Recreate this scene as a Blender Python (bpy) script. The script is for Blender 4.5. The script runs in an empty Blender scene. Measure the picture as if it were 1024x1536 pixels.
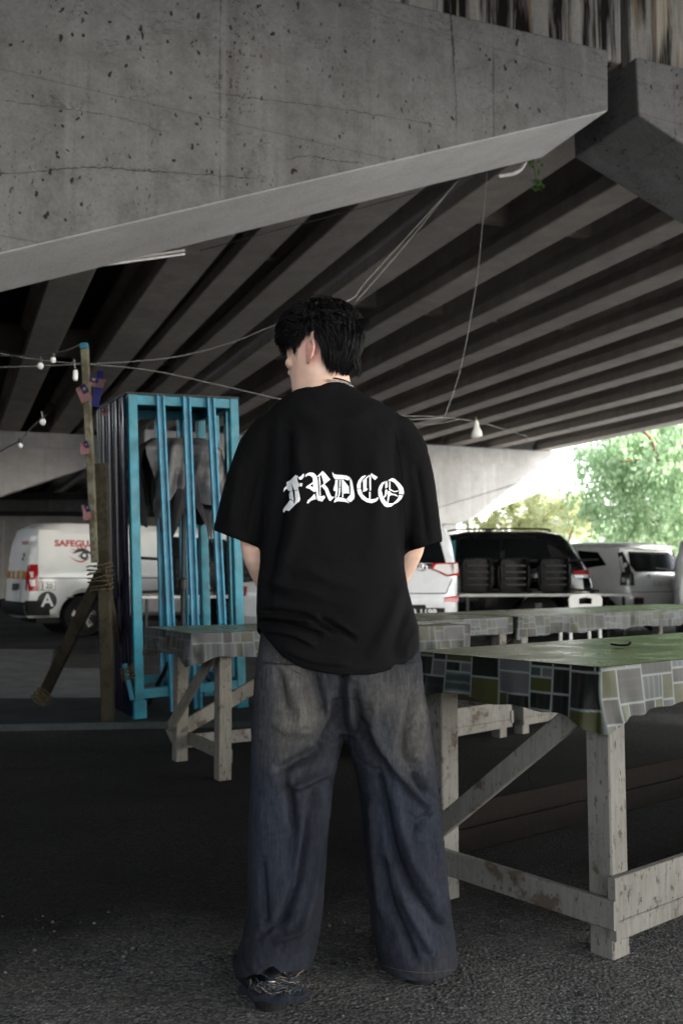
import bpy, bmesh, math, random
from mathutils import Vector, Matrix, noise
from mathutils.bvhtree import BVHTree
R = math.radians
S = bpy.context.scene
COL = S.collection
H = 1.05                       # lens height above the ground
F = 1480.0                     # focal length in photograph pixels
PITCH = math.atan(94 / F)
# ------------------------------------------------------------------ camera helpers
def ray(px, py):
    a, b = (px - 512) / F, (768 - py) / F
    return Vector((a, math.cos(PITCH) - b * math.sin(PITCH), math.sin(PITCH) + b * math.cos(PITCH)))
def at(px, py, Y):
    d = ray(px, py)
    return Vector((0, 0, H)) + d * (Y / d.y)
def gnd(px, py, z=0.0):
    d = ray(px, py)
    return Vector((0, 0, H)) + d * ((z - H) / d.z)
BA = math.atan(582 / F)        # heading of the bridges, left of straight ahead
CU, SU = math.cos(BA), math.sin(BA)
def uvw(u, v, z):              # bridge coordinates to world
    return Vector((u * CU - v * SU, u * SU + v * CU, z))
def onv(px, py, v):            # where a line of sight meets the plane across the bridge at distance v
    d = ray(px, py)
    k = v / (-d.x * SU + d.y * CU)
    p = Vector((0, 0, H)) + d * k
    return Vector((p.x * CU + p.y * SU, v, p.z))
# ------------------------------------------------------------------ objects
def tag(o, label=None, cat=None, group=None, kind=None):
    for k, v in (('label', label), ('category', cat), ('group', group), ('kind', kind)):
        if v: o[k] = v
    return o
XF = {}
def empty(name, loc=(0, 0, 0), rz=0.0, rx=0.0, ry=0.0):
    o = bpy.data.objects.new(name, None); COL.objects.link(o)
    o.location = loc; o.rotation_euler = (rx, ry, rz); o.empty_display_size = .1
    XF[o.name] = Matrix.Translation(Vector(loc)) @ o.rotation_euler.to_matrix().to_4x4()
    return o
def thing(name, label, cat, loc=(0, 0, 0), rz=0.0, group=None, rx=0.0, ry=0.0):
    return tag(empty(name, loc, rz, rx, ry), label, cat, group)
def link(name, me, mats, parent=None):
    o = bpy.data.objects.new(name, me); COL.objects.link(o)
    for m in (mats if isinstance(mats, (list, tuple)) else [mats]): me.materials.append(m)
    if parent: o.parent = parent
    return o
class MB:
    def __init__(s): s.v = []; s.f = []; s.m = []
    def add(s, vs, fs, mi=0):
        n = len(s.v); s.v += [tuple(p) for p in vs]
        for f in fs: s.f.append([n + i for i in f]); s.m.append(mi)
    def box(s, lo, hi, mi=0):
        x0, y0, z0 = lo; x1, y1, z1 = hi
        s.add([(x0,y0,z0),(x1,y0,z0),(x1,y1,z0),(x0,y1,z0),(x0,y0,z1),(x1,y0,z1),(x1,y1,z1),(x0,y1,z1)],
              [(0,3,2,1),(4,5,6,7),(0,1,5,4),(1,2,6,5),(2,3,7,6),(3,0,4,7)], mi)
    def bar(s, a, b, w, h, up=(0, 0, 1), mi=0, b2=0.0):   # box along a-b, w sideways, h along up, with chamfered long edges
        a, b = Vector(a), Vector(b); d = (b - a).normalized(); up = Vector(up)
        sd = d.cross(up)
        if sd.length < 1e-5: sd = d.cross(Vector((1, 0, 0)))
        sd.normalize(); up = sd.cross(d)
        c = b2 if b2 else min(w, h) * .06
        sec = [(w/2-c,-h/2),(w/2,-h/2+c),(w/2,h/2-c),(w/2-c,h/2),(-w/2+c,h/2),(-w/2,h/2-c),(-w/2,-h/2+c),(-w/2+c,-h/2)]
        s.add([p + sd * x + up * y for p in (a, b) for x, y in sec],
              [(i, (i+1) % 8, 8 + (i+1) % 8, 8 + i) for i in range(8)] + [tuple(range(7, -1, -1)), tuple(range(8, 16))], mi)
    def tube(s, pts, r, n=6, mi=0, caps=True):
        pts = [Vector(p) for p in pts]; k = len(pts)
        rr = r if isinstance(r, (list, tuple)) else [r] * k
        up = None; vs = []
        for i, p in enumerate(pts):
            d = (pts[min(i+1, k-1)] - pts[max(i-1, 0)]).normalized()
            if up is None: up = d.orthogonal().normalized()
            up = (up - d * up.dot(d))
            up = up.normalized() if up.length > 1e-6 else d.orthogonal().normalized()
            sd = d.cross(up)
            for j in range(n):
                t = 2 * math.pi * j / n
                vs.append(p + (up * math.cos(t) + sd * math.sin(t)) * rr[i])
        fs = [(i*n+j, i*n+(j+1) % n, (i+1)*n+(j+1) % n, (i+1)*n+j) for i in range(k-1) for j in range(n)]
        if caps: fs += [tuple(range(n-1, -1, -1)), tuple(range((k-1)*n, k*n))]
        s.add(vs, fs, mi)
    def loft(s, rings, mi=0, cap0=True, cap1=True, closed=True):
        n = len(rings[0]); vs = [p for r in rings for p in r]
        J = n if closed else n - 1
        fs = [(i*n+j, i*n+(j+1) % n, (i+1)*n+(j+1) % n, (i+1)*n+j) for i in range(len(rings)-1) for j in range(J)]
        if cap0: fs.append(tuple(range(n-1, -1, -1)))
        if cap1: fs.append(tuple(range((len(rings)-1)*n, len(rings)*n)))
        s.add(vs, fs, mi)
    def lathe(s, prof, n=20, c=(0, 0, 0), axis='z', mi=0):
        rings = []
        for r, h in prof:
            rg = []
            for j in range(n):
                t = 2*math.pi*j/n; a, b = r*math.cos(t), r*math.sin(t)
                q = {'z': (a, b, h), 'y': (a, h, b), 'x': (h, a, b)}[axis]
                rg.append((c[0]+q[0], c[1]+q[1], c[2]+q[2]))
            rings.append(rg)
        s.loft(rings, mi)
    def ball(s, c, r, n=12, m=8, mi=0):
        rx, ry, rz = r if isinstance(r, (list, tuple)) else (r, r, r)
        rings = []
        for i in range(1, m):
            a = math.pi * i / m
            rings.append([(c[0]+rx*math.sin(a)*math.cos(2*math.pi*j/n), c[1]+ry*math.sin(a)*math.sin(2*math.pi*j/n), c[2]-rz*math.cos(a)) for j in range(n)])
        s.loft(rings, mi)
    def prism(s, poly, d, axis='y', o=0.0, mi=0):     # polygon in the plane across axis, thickness d from o
        def P(a, b, c): return {'y': (a, c, b), 'x': (c, a, b), 'z': (a, b, c)}[axis]
        n = len(poly)
        s.add([P(a, b, o) for a, b in poly] + [P(a, b, o + d) for a, b in poly],
              [tuple(range(n)), tuple(range(2*n-1, n-1, -1))] + [(j, n+j, n+(j+1) % n, (j+1) % n) for j in range(n)], mi)
    def mesh(s, name, recalc=True, weld=False):
        me = bpy.data.meshes.new(name); me.from_pydata(s.v, [], s.f)
        me.polygons.foreach_set('material_index', s.m)
        if recalc or weld:
            bm = bmesh.new(); bm.from_mesh(me)
            if weld: bmesh.ops.remove_doubles(bm, verts=bm.verts, dist=1e-5)
            if recalc: bmesh.ops.recalc_face_normals(bm, faces=bm.faces)
            bm.to_mesh(me); bm.free()
        me.update(); return me
    def build(s, name, mats, parent=None, smooth=None, world=False, recalc=True, weld=False):
        if world and parent:
            M = XF[parent.name].inverted(); s.v = [tuple(M @ Vector(p)) for p in s.v]
        me = s.mesh(name, recalc, weld); o = link(name, me, mats, parent)
        if smooth is not None:
            for p in me.polygons: p.use_smooth = True
            if smooth < 180: me.set_sharp_from_angle(angle=R(smooth))
        return o
def sag(a, b, d, n=14):
    a, b = Vector(a), Vector(b)
    return [a.lerp(b, i/n) - Vector((0, 0, 4*d*(i/n)*(1-i/n))) for i in range(n+1)]
def spline(pts, n=6):
    P = [Vector(p) for p in pts]; out = []
    for i in range(len(P)-1):
        p0, p1, p2, p3 = P[max(i-1, 0)], P[i], P[i+1], P[min(i+2, len(P)-1)]
        for k in range(n):
            t = k/n
            out.append(.5*((2*p1)+(p2-p0)*t+(2*p0-5*p1+4*p2-p3)*t*t+(3*p1-p0-3*p2+p3)*t**3))
    return out + [P[-1]]
def interp(tab, x):
    if x <= tab[0][0]: return tab[0][1]
    for (a, p), (b, q) in zip(tab, tab[1:]):
        if x <= b: return p + (q-p)*(x-a)/(b-a)
    return tab[-1][1]
def smooth_interp(tab, x):
    if x <= tab[0][0]: return tab[0][1]
    for i in range(len(tab)-1):
        a, p = tab[i]; b, q = tab[i+1]
        if x <= b:
            t = (x-a)/(b-a)
            def sl(j):
                j0, j1 = max(j-1, 0), min(j+1, len(tab)-1)
                return (tab[j1][1]-tab[j0][1])/(tab[j1][0]-tab[j0][0])
            m0, m1 = sl(i)*(b-a), sl(i+1)*(b-a)
            return (2*t**3-3*t*t+1)*p+(t**3-2*t*t+t)*m0+(-2*t**3+3*t*t)*q+(t**3-t*t)*m1
    return tab[-1][1]
def text_obj(name, body, size, mat, parent, loc, rot, extrude=.002, bold=0.0, sx=1.0):
    c = bpy.data.curves.new(name, 'FONT'); c.body = body; c.size = size; c.extrude = extrude; c.offset = bold
    c.align_x = 'CENTER'; c.align_y = 'CENTER'; c.resolution_u = 3
    t = bpy.data.objects.new(name, c); COL.objects.link(t)
    dg = bpy.context.evaluated_depsgraph_get()
    me = bpy.data.meshes.new_from_object(t.evaluated_get(dg)); bpy.data.objects.remove(t)
    me.transform(Matrix.Diagonal((sx, 1, 1, 1)))
    o = link(name, me, mat, parent); me.materials.clear(); me.materials.append(mat)
    o.location = loc; o.rotation_euler = rot; return o
# ------------------------------------------------------------------ materials
class NT:
    def __init__(s, name):
        s.m = bpy.data.materials.new(name); s.m.use_nodes = True
        s.t = s.m.node_tree; s.n = s.t.nodes; s.b = s.n['Principled BSDF']; s._c = None
    def L(s, a, b): s.t.links.new(a, b)
    def node(s, typ, **kw):
        n = s.n.new(typ)
        for k, v in kw.items():
            if k in n.inputs.keys(): n.inputs[k].default_value = v
            else: setattr(n, k, v)
        return n
    def co(s, scale=(1, 1, 1), kind='Object', rot=(0, 0, 0)):
        if s._c is None: s._c = s.node('ShaderNodeTexCoord')
        m = s.node('ShaderNodeMapping'); m.inputs['Scale'].default_value = scale; m.inputs['Rotation'].default_value = rot
        s.L(s._c.outputs[kind], m.inputs['Vector']); return m.outputs[0]
    def noise(s, scale, detail=4, rough=.55, vec=None, dist=0.0):
        n = s.node('ShaderNodeTexNoise', Scale=scale, Detail=detail, Roughness=rough, Distortion=dist)
        s.L(vec or s.co(), n.inputs['Vector']); return n.outputs['Fac']
    def voro(s, scale, vec=None, feature='F1', out='Distance', rnd=1.0):
        n = s.node('ShaderNodeTexVoronoi', feature=feature); n.inputs['Scale'].default_value = scale
        n.inputs['Randomness'].default_value = rnd
        s.L(vec or s.co(), n.inputs['Vector']); return n.outputs[out]
    def ramp(s, fac, stops, interp='LINEAR'):
        n = s.node('ShaderNodeValToRGB'); n.color_ramp.interpolation = interp; e = n.color_ramp.elements
        for i, (p, c) in enumerate(stops):
            x = e[i] if i < 2 else e.new(p)
            x.position = p; x.color = (*c, 1) if isinstance(c, (tuple, list)) else (c, c, c, 1)
        s.L(fac, n.inputs[0]); return n.outputs[0]
    def mix(s, fac, a, b, mode='MIX'):
        n = s.node('ShaderNodeMix', data_type='RGBA', blend_type=mode)
        for sock, v in ((n.inputs[0], fac), (n.inputs[6], a), (n.inputs[7], b)):
            if isinstance(v, (int, float)): sock.default_value = v if sock.type == 'VALUE' else (v, v, v, 1)
            elif isinstance(v, (tuple, list)): sock.default_value = (*v, 1) if len(v) == 3 else v
            else: s.L(v, sock)
        return n.outputs[2]
    def math(s, op, a, b=0.0, c=None, clamp=False):
        n = s.node('ShaderNodeMath', operation=op, use_clamp=clamp)
        for i, v in enumerate((a, b) if c is None else (a, b, c)):
            if isinstance(v, (int, float)): n.inputs[i].default_value = v
            else: s.L(v, n.inputs[i])
        return n.outputs[0]
    def sep(s, vec):
        n = s.node('ShaderNodeSeparateXYZ'); s.L(vec, n.inputs[0]); return n.outputs
    def bump(s, h, strength=.3, dist=.01):
        n = s.node('ShaderNodeBump', Strength=strength, Distance=dist); s.L(h, n.inputs['Height']); s.L(n.outputs[0], s.b.inputs['Normal'])
    def set(s, color=None, rough=None, metal=None, spec=None, coat=None, sheen=None, trans=None, alpha=None, emit=None, estr=0):
        B = s.b.inputs
        for k, v in (('Base Color', color), ('Roughness', rough), ('Metallic', metal), ('Specular IOR Level', spec), ('Coat Weight', coat),
                     ('Sheen Weight', sheen), ('Transmission Weight', trans), ('Alpha', alpha), ('Emission Color', emit)):
            if v is None: continue
            if isinstance(v, (int, float)) and B[k].type != 'RGBA': B[k].default_value = v
            elif isinstance(v, (tuple, list)): B[k].default_value = (*v, 1)
            elif isinstance(v, (int, float)): B[k].default_value = (v, v, v, 1)
            else: s.L(v, B[k])
        if estr: B['Emission Strength'].default_value = estr
        return s.m
def plain(name, c, rough=.5, metal=0.0, var=.25, vs=6.0, bump=0.0, bs=60.0, **kw):
    t = NT(name); c2 = tuple(x*(1-var) for x in c)
    col = t.mix(t.ramp(t.noise(vs, 5), [(.3, 0.0), (.7, 1.0)]), c2, c)
    if bump: t.bump(t.noise(bs, 3), bump, .004)
    r = t.ramp(t.noise(vs*2.3, 3), [(.3, max(rough-.08, .02)), (.7, min(rough+.1, 1))])
    kw.setdefault('spec', .15 if rough > .45 else .35)
    return t.set(col, r, metal, **kw)
M = {}
def make_mats():
    # --- stained structural concrete
    def concrete(name, base, streak=.5, specks=True, tint=(1, 1, 1), dirt=.5, cracks=False, stain=False, joints=False):
        t = NT(name); o = t.co()
        big = t.noise(.55, 5, .6); med = t.noise(3.2, 6, .65); fin = t.noise(42, 4, .6)
        c = t.mix(t.ramp(big, [(.3, 0.0), (.72, 1.0)]), tuple(base*.72*k for k in tint), tuple(base*1.18*k for k in tint))
        c = t.mix(t.math('MULTIPLY', t.ramp(med, [(.42, 0.0), (.75, 1.0)]), dirt), c, (base*.5, base*.48, base*.44))
        st = t.noise(1.0, 5, .6, t.co((3.2, 3.2, .16)))
        c = t.mix(t.math('MULTIPLY', t.ramp(st, [(.55, 0.0), (.78, 1.0)]), streak), c, (base*1.7, base*1.72, base*1.75))
        st2 = t.noise(1.0, 5, .6, t.co((5.0, 5.0, .3)))
        c = t.mix(t.math('MULTIPLY', t.ramp(st2, [(.56, 0.0), (.72, 1.0)]), streak*.8), c, (base*.42, base*.41, base*.38))
        c = t.mix(.25, c, t.ramp(fin, [(.25, base*.4), (.75, base*1.5)]))
        h = t.math('ADD', t.math('MULTIPLY', fin, .5), med)
        if specks:
            vv = t.node('ShaderNodeVectorMath', operation='ADD')
            t.L(t.co((1, 1, .55)), vv.inputs[0])
            nn = t.node('ShaderNodeTexNoise', Scale=9.0, Detail=3.0); t.L(o, nn.inputs['Vector'])
            sc = t.node('ShaderNodeVectorMath', operation='SCALE'); t.L(nn.outputs['Color'], sc.inputs[0]); sc.inputs['Scale'].default_value = .1
            t.L(sc.outputs[0], vv.inputs[1])
            d = t.voro(12.5, vv.outputs[0])
            clus = t.ramp(t.noise(1.6, 4, .6), [(.36, .25), (.6, 1.0)])
            thr = t.math('MULTIPLY', t.noise(11, 2), .34)
            sp = t.math('MULTIPLY', t.math('LESS_THAN', d, t.math('MULTIPLY', thr, clus)), .9)
            c = t.mix(sp, c, (.012, .010, .008))
            d2 = t.voro(30.0, vv.outputs[0])
            sp2 = t.math('LESS_THAN', d2, t.math('MULTIPLY', t.ramp(t.noise(2.3, 4), [(.42, 0.0), (.66, .42)]), t.noise(14, 2)))
            c = t.mix(t.math('MULTIPLY', sp2, .75), c, (.02, .017, .013))
            h = t.math('SUBTRACT', h, t.math('MULTIPLY', sp, 1.2))
        if cracks:
            w = t.noise(.85, 7, .62, t.co((1, 1, 1.9)), 1.2)
            cr = t.math('LESS_THAN', t.math('ABSOLUTE', t.math('SUBTRACT', w, .5)), .0016)
            w2 = t.noise(.45, 5, .5)
            cr = t.math('MULTIPLY', cr, t.ramp(w2, [(.45, 0.0), (.5, 1.0)]))
            c = t.mix(t.math('MULTIPLY', cr, .8), c, (.02, .018, .015))
        if joints:      # formwork seams
            z = t.sep(o)
            sx = t.math('LESS_THAN', t.math('PINGPONG', t.math('ADD', z[0], t.math('MULTIPLY', big, .04)), 1.22), .006)
            c = t.mix(t.math('MULTIPLY', t.math('MULTIPLY', sx, t.ramp(med, [(.4, 0.0), (.6, 1.0)])), .75), c, (.03, .028, .025))
            sz = t.math('LESS_THAN', t.math('PINGPONG', t.math('ADD', z[2], t.math('MULTIPLY', z[0], .06)), .61), .004)
            c = t.mix(t.math('MULTIPLY', sz, .5), c, (.05, .048, .044))
        if stain:
            a = t.noise(1, 4, .65, t.co((5.5, 5.5, .35)), .4)
            c = t.mix(t.ramp(a, [(.43, 0.0), (.54, 1.0)]), c, (.012, .011, .010))
            b = t.noise(1, 4, .65, t.co((8, 8, .5), rot=(0, 0, .4)), .3)
            c = t.mix(t.math('MULTIPLY', t.ramp(b, [(.56, 0.0), (.66, 1.0)]), .8), c, (.42, .38, .31))
            e = t.noise(1, 4, .65, t.co((11, 11, .4), rot=(0, 0, 1.1)), .3)
            c = t.mix(t.math('MULTIPLY', t.ramp(e, [(.58, 0.0), (.66, 1.0)]), .8), c, (.20, .13, .06))
        t.bump(h, .35, .012)
        return t.set(c, t.ramp(med, [(.3, .75), (.7, .95)]), spec=.06)
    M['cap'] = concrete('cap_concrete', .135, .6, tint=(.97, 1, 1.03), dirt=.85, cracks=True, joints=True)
    M['soffit'] = concrete('brightened_soffit_concrete', .44, .1, specks=False, dirt=.3)  # paler than the cap face: bounced light painted into the underside
    M['crack'] = plain('crack_shadow', (.02, .018, .015), .95)
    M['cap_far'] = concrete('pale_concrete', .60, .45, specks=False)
    M['girder'] = concrete('girder_concrete', .34, .3, specks=False, tint=(1.12, .98, .86), dirt=.6)
    M['deck'] = concrete('deck_concrete', .035, .2, specks=False, dirt=.7)
    M['stained'] = concrete('stained_concrete', .27, .6, specks=False, tint=(1.05, 1, .9), stain=True)
    M['wall'] = concrete('wall_concrete', .3, .35, specks=False)
    # --- ground
    def asphalt(name, base, dark=True):
        t = NT(name); o = t.co(); z = t.sep(o)
        wv = t.node('ShaderNodeVectorMath', operation='ADD'); nn = t.node('ShaderNodeTexNoise', Scale=60.0, Detail=2.0); t.L(o, nn.inputs['Vector'])
        sc = t.node('ShaderNodeVectorMath', operation='SCALE'); t.L(nn.outputs['Color'], sc.inputs[0]); sc.inputs['Scale'].default_value = .012
        t.L(o, wv.inputs[0]); t.L(sc.outputs[0], wv.inputs[1])
        stones = t.voro(88, wv.outputs[0], out='Color'); sd = t.voro(88, wv.outputs[0]); grit = t.voro(230, o, out='Color')
        fine = t.noise(240, 3, .6); patch = t.noise(.8, 6, .65); mid = t.noise(6, 6, .7)
        hs = t.node('ShaderNodeSeparateColor'); t.L(stones, hs.inputs[0]); hg = t.node('ShaderNodeSeparateColor'); t.L(grit, hg.inputs[0])
        c = t.ramp(hs.outputs[0], [(0, base*.25), (.45, base*.8), (.8, base*1.4), (1, base*2.6)])
        c = t.mix(.5, c, t.ramp(hg.outputs[1], [(0, base*.2), (.6, base*.9), (.93, base*1.6), (1, base*4.0)]))
        c = t.mix(t.ramp(sd, [(.55, 0.0), (.8, .85)]), c, (base*.12, base*.11, base*.1))
        c = t.mix(t.ramp(mid, [(.38, 0.0), (.72, .6)]), c, (base*1.5, base*1.42, base*1.28))
        c = t.mix(t.ramp(patch, [(.42, 0.0), (.62, .65)]), c, (base*.4, base*.39, base*.38))
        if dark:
            # lit strip in front, shade beyond it, both painted into the ground colour
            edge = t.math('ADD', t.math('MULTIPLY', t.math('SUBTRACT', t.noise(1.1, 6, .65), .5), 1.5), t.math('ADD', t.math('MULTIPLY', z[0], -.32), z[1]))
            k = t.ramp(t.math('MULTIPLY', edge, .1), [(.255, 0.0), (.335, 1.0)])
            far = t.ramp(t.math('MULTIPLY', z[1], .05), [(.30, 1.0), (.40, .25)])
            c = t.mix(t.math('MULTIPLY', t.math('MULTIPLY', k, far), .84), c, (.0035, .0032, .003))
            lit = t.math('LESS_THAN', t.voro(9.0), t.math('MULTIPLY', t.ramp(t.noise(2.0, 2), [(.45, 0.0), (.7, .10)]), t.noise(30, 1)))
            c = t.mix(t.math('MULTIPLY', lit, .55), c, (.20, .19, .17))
        h = t.math('ADD', t.math('MULTIPLY', t.ramp(sd, [(0, 1.0), (.75, 0.0)]), .55), t.math('ADD', t.math('MULTIPLY', fine, .3), t.math('ADD', t.math('MULTIPLY', mid, .8), t.math('MULTIPLY', hg.outputs[0], .25))))
        t.bump(h, .8, .009)
        return t.set(c, t.ramp(mid, [(.3, .8), (.7, .98)]), spec=.04)
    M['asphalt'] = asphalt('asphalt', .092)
    M['grit'] = plain('grit', (.075, .07, .064), .9, 0, .7, 40)
    M['road'] = asphalt('road_asphalt', .045, False)
    M['paving'] = concrete('paving_concrete', .15, 0.0, specks=False, dirt=1.0)
    M['paving_bounce'] = concrete('bounce_paving', .42, 0.0, specks=False, dirt=.3)  # kept pale so the added sheets throw light upwards
    M['plinth'] = concrete('plinth_concrete', .04, 0.0, specks=False, tint=(.8, 1, .98), dirt=.8)
    # --- timber
    def wood(name, paint, under, wear):
        t = NT(name)
        g = t.noise(1, 5, .6, t.co((14, 14, 14)), .6)
        v = t.noise(26, 6, .7); big = t.noise(3.5, 4, .6)
        k = t.math('ADD', t.math('MULTIPLY', g, .35), t.math('ADD', t.math('MULTIPLY', v, .35), t.math('MULTIPLY', big, .45)))
        pc = t.mix(t.ramp(big, [(.3, 0.0), (.75, 1.0)]), paint, tuple(x*.6 for x in paint)); pc = t.mix(t.ramp(t.noise(90, 3, .6, t.co((1, 1, .08))), [(.45, 0.0), (.7, .55)]), pc, tuple(x*.5 for x in paint))
        c = t.mix(t.ramp(k, [(wear, 0.0), (wear+.05, 1.0)]), pc, under)
        c = t.mix(t.math('MULTIPLY', t.ramp(t.noise(60, 4, .7, t.co((1, 1, .5))), [(.58, 0.0), (.66, 1.0)]), .7), c, tuple(x*.35 for x in under))
        t.bump(t.math('ADD', k, t.math('MULTIPLY', v, .4)), .4, .004)
        return t.set(c, .8, spec=.06)
    M['wood_white'] = wood('worn_white_timber', (.160, .152, .138), (.06, .047, .036), .635)
    M['wood_grey'] = wood('weathered_timber', (.13, .122, .105), (.05, .04, .03), .64)
    M['wood_brown'] = wood('brown_timber', (.0055, .004, .003), (.04, .036, .032), .70)
    M['wood_dark'] = wood('dark_timber', (.038, .033, .022), (.018, .015, .010), .58)
    M['wood_yellow'] = wood('bare_timber', (.135, .13, .095), (.06, .053, .036), .57)
    # --- oilcloth
    t = NT('oilcloth'); a = t.node('ShaderNodeVertexColor', layer_name='pattern')
    c = t.mix(.18, a.outputs[0], t.ramp(t.noise(14, 4), [(.3, .02), (.7, .35)]), 'MULTIPLY')
    t.bump(t.noise(45, 3), .1, .003)
    M['cloth'] = t.set(a.outputs[0], .42, spec=.16)
    t = NT('oilcloth_top'); st = t.noise(1, 3, .5, t.co((3, 40, 1)))
    c = t.mix(t.ramp(t.noise(2.5, 5), [(.3, 0.0), (.7, 1.0)]), (.05, .062, .016), (.09, .108, .036))
    c = t.mix(t.math('MULTIPLY', t.ramp(st, [(.4, 0.0), (.7, 1.0)]), .35), c, (.04, .045, .025))
    c = t.mix(t.ramp(t.noise(9, 6, .7), [(.55, 0.0), (.8, .5)]), c, (.17, .16, .11))
    t.bump(t.noise(6, 4), .12, .01)
    M['cloth_top'] = t.set(c, t.ramp(t.noise(5, 5, .65), [(.3, .2), (.7, .42)]), spec=.5)
    # --- metals, plastics, paint
    M['teal'] = plain('teal_paint', (.012, .165, .225), .4, 0, .5, 9, .08, 30, spec=.25)
    M['teal_blue'] = plain('blue_teal_paint', (.030, .20, .31), .38, 0, .5, 9, .08, 30, spec=.25)
    t = NT('dark_corrugated_sheet'); c = t.mix(t.ramp(t.noise(1, 4, .5, t.co((3, 3, .5))), [(.4, 0.0), (.65, 1.0)]), (.003, .0024, .009), (.007, .006, .017))
    t.bump(t.noise(14, 3), .12, .004); M['sheet'] = t.set(c, .16, .0, spec=.4)
    M['black_plastic'] = plain('black_plastic', (.003, .003, .0034), .3, 0, .3, 9, spec=.06)
    M['black_gloss'] = plain('glossy_black_plastic', (.004, .004, .0045), .2, 0, .2, 9, spec=.09)
    M['black_metal'] = plain('black_metal', (.015, .015, .016), .4, .4, .3, 9)
    M['white_plastic'] = plain('white_plastic', (.62, .62, .60), .4, 0, .12, 5)
    M['board'] = plain('white_board', (.62, .61, .58), .5, 0, .3, 3.0)
    t = NT('silver_tarpaulin'); w = t.noise(5, 5, .6)
    c = t.ramp(w, [(.32, .018), (.5, .085), (.72, .17)]); t.bump(t.noise(24, 4), .35, .008)
    M['tarp'] = t.set(c, .42, .2, spec=.25)
    M['tarp_dark'] = plain('black_tarpaulin', (.018, .018, .02), .5, 0, .4, 6, .3, 24)
    M['wire'] = plain('grey_wire', (.20, .195, .185), .6)
    M['wire_dark'] = plain('dark_wire', (.03, .03, .03), .5)
    t = NT('milk_glass'); M['bulb'] = t.set((.5, .5, .49), .2, spec=.3)
    M['tube'] = plain('tube_glass', (.75, .76, .78), .25, 0, .05)
    M['bag'] = plain('white_bag', (.66, .66, .62), .4, 0, .2, 14, .4, 30)
    M['rope'] = plain('rope_fibre', (.07, .055, .032), .9, 0, .5, 40, .8, 120)
    M['teal_tape'] = plain('teal_tape', (.02, .12, .17), .6)
    M['red'] = plain('red_cloth', (.13, .010, .014), .8); M['white_cloth'] = plain('white_cloth', (.16, .145, .14), .8)
    M['blue'] = plain('blue_cloth', (.008, .010, .06), .8); M['yellow'] = plain('yellow_cloth', (.16, .11, .02), .8)
    # --- vehicles
    def paint(name, c, rough=.22):
        t = NT(name); d = t.ramp(t.noise(2.5, 5), [(.35, 0.0), (.75, 1.0)])
        col = t.mix(t.math('MULTIPLY', d, .25), c, tuple(x*.55 for x in c))
        return t.set(col, t.ramp(t.noise(5, 4), [(.3, rough), (.7, rough+.14)]), spec=.5, coat=.5)
    M['car_white'] = paint('white_car_paint', (.86, .86, .85)); M['van_white'] = paint('van_paint', (.66, .66, .64), .3)
    M['car_black'] = paint('black_car_paint', (.006, .006, .0065), .08)
    M['car_silver'] = paint('pearl_car_paint', (.62, .63, .65))
    M['glass'] = NT('tinted_glass').set((.004, .005, .0055), .12, spec=.16)
    M['glass_teal'] = NT('clear_teal_glass').set((.05, .17, .19), .12, spec=.2)
    M['trim'] = plain('black_trim', (.018, .018, .018), .6)
    M['tyre'] = plain('tyre_rubber', (.014, .014, .014), .85)
    M['rim'] = plain('alloy', (.50, .50, .52), .3, .85)
    M['lamp_red'] = NT('red_lamp').set((.38, .012, .015), .12, spec=.6)
    M['lamp_clear'] = NT('clear_lamp').set((.72, .70, .68), .1, spec=.7)
    M['lamp_dark'] = NT('smoked_lamp').set((.03, .028, .028), .12, spec=.7)
    M['chrome'] = plain('chrome', (.6, .6, .6), .12, 1)
    M['plate_black'] = plain('plate_black', (.012, .012, .012), .4)
    M['plate_white'] = plain('plate_white', (.75, .75, .73), .4)
    M['red_paint'] = plain('red_lettering', (.38, .03, .025), .4, var=.1); M['black_paint'] = plain('black_lettering', (.012, .012, .013), .4)
    M['white_paint'] = plain('white_lettering', (.75, .75, .74), .5, var=.08)
    M['orange'] = plain('orange_tape', (.62, .16, .02), .4); M['amber'] = plain('amber_tape', (.72, .42, .03), .4)
    # --- plants
    def leaf(name, a, b, tr=.5):
        t = NT(name); oi = t.node('ShaderNodeObjectInfo'); g = t.node('ShaderNodeNewGeometry')
        c = t.mix(g.outputs['Random Per Island'], a, b)
        t.set(c, .5, spec=.3)
        tl = t.node('ShaderNodeBsdfTranslucent'); t.L(c, tl.inputs[0])
        ms = t.node('ShaderNodeMixShader'); ms.inputs[0].default_value = tr
        out = t.n['Material Output']; t.L(t.b.outputs[0], ms.inputs[1]); t.L(tl.outputs[0], ms.inputs[2]); t.L(ms.outputs[0], out.inputs[0])
        return t.m
    M['leaf'] = leaf('green_leaf', (.22, .36, .18), (.48, .60, .38)); M['leaf_yellow'] = leaf('yellow_leaf', (.45, .5, .25), (.65, .64, .38))
    M['leaf_fresh'] = leaf('fresh_leaf', (.07, .16, .02), (.1, .22, .03))
    M['bark'] = plain('bark', (.16, .095, .06), .9, 0, .5, 8, .6, 30)
    # --- person
    t = NT('skin'); sk = t.noise(18, 4); rd = t.noise(6, 3)
    c = t.mix(t.ramp(sk, [(.3, 0.0), (.7, 1.0)]), (.56, .35, .26), (.68, .47, .38))
    a = t.node('ShaderNodeVertexColor', layer_name='flush'); sp_ = t.node('ShaderNodeSeparateColor'); t.L(a.outputs[0], sp_.inputs[0])
    c = t.mix(t.math('MULTIPLY', sp_.outputs[0], .75), c, (.62, .24, .20))
    t.b.inputs['Subsurface Weight'].default_value = .12; t.b.inputs['Subsurface Radius'].default_value = (.012, .005, .003)
    t.bump(t.math('ADD', t.noise(420, 3), t.noise(90, 4)), .22, .0012); M['skin'] = t.set(c, .48, spec=.4)
    M['lips'] = plain('lip_skin', (.45, .18, .16), .4, var=.1)
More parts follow.
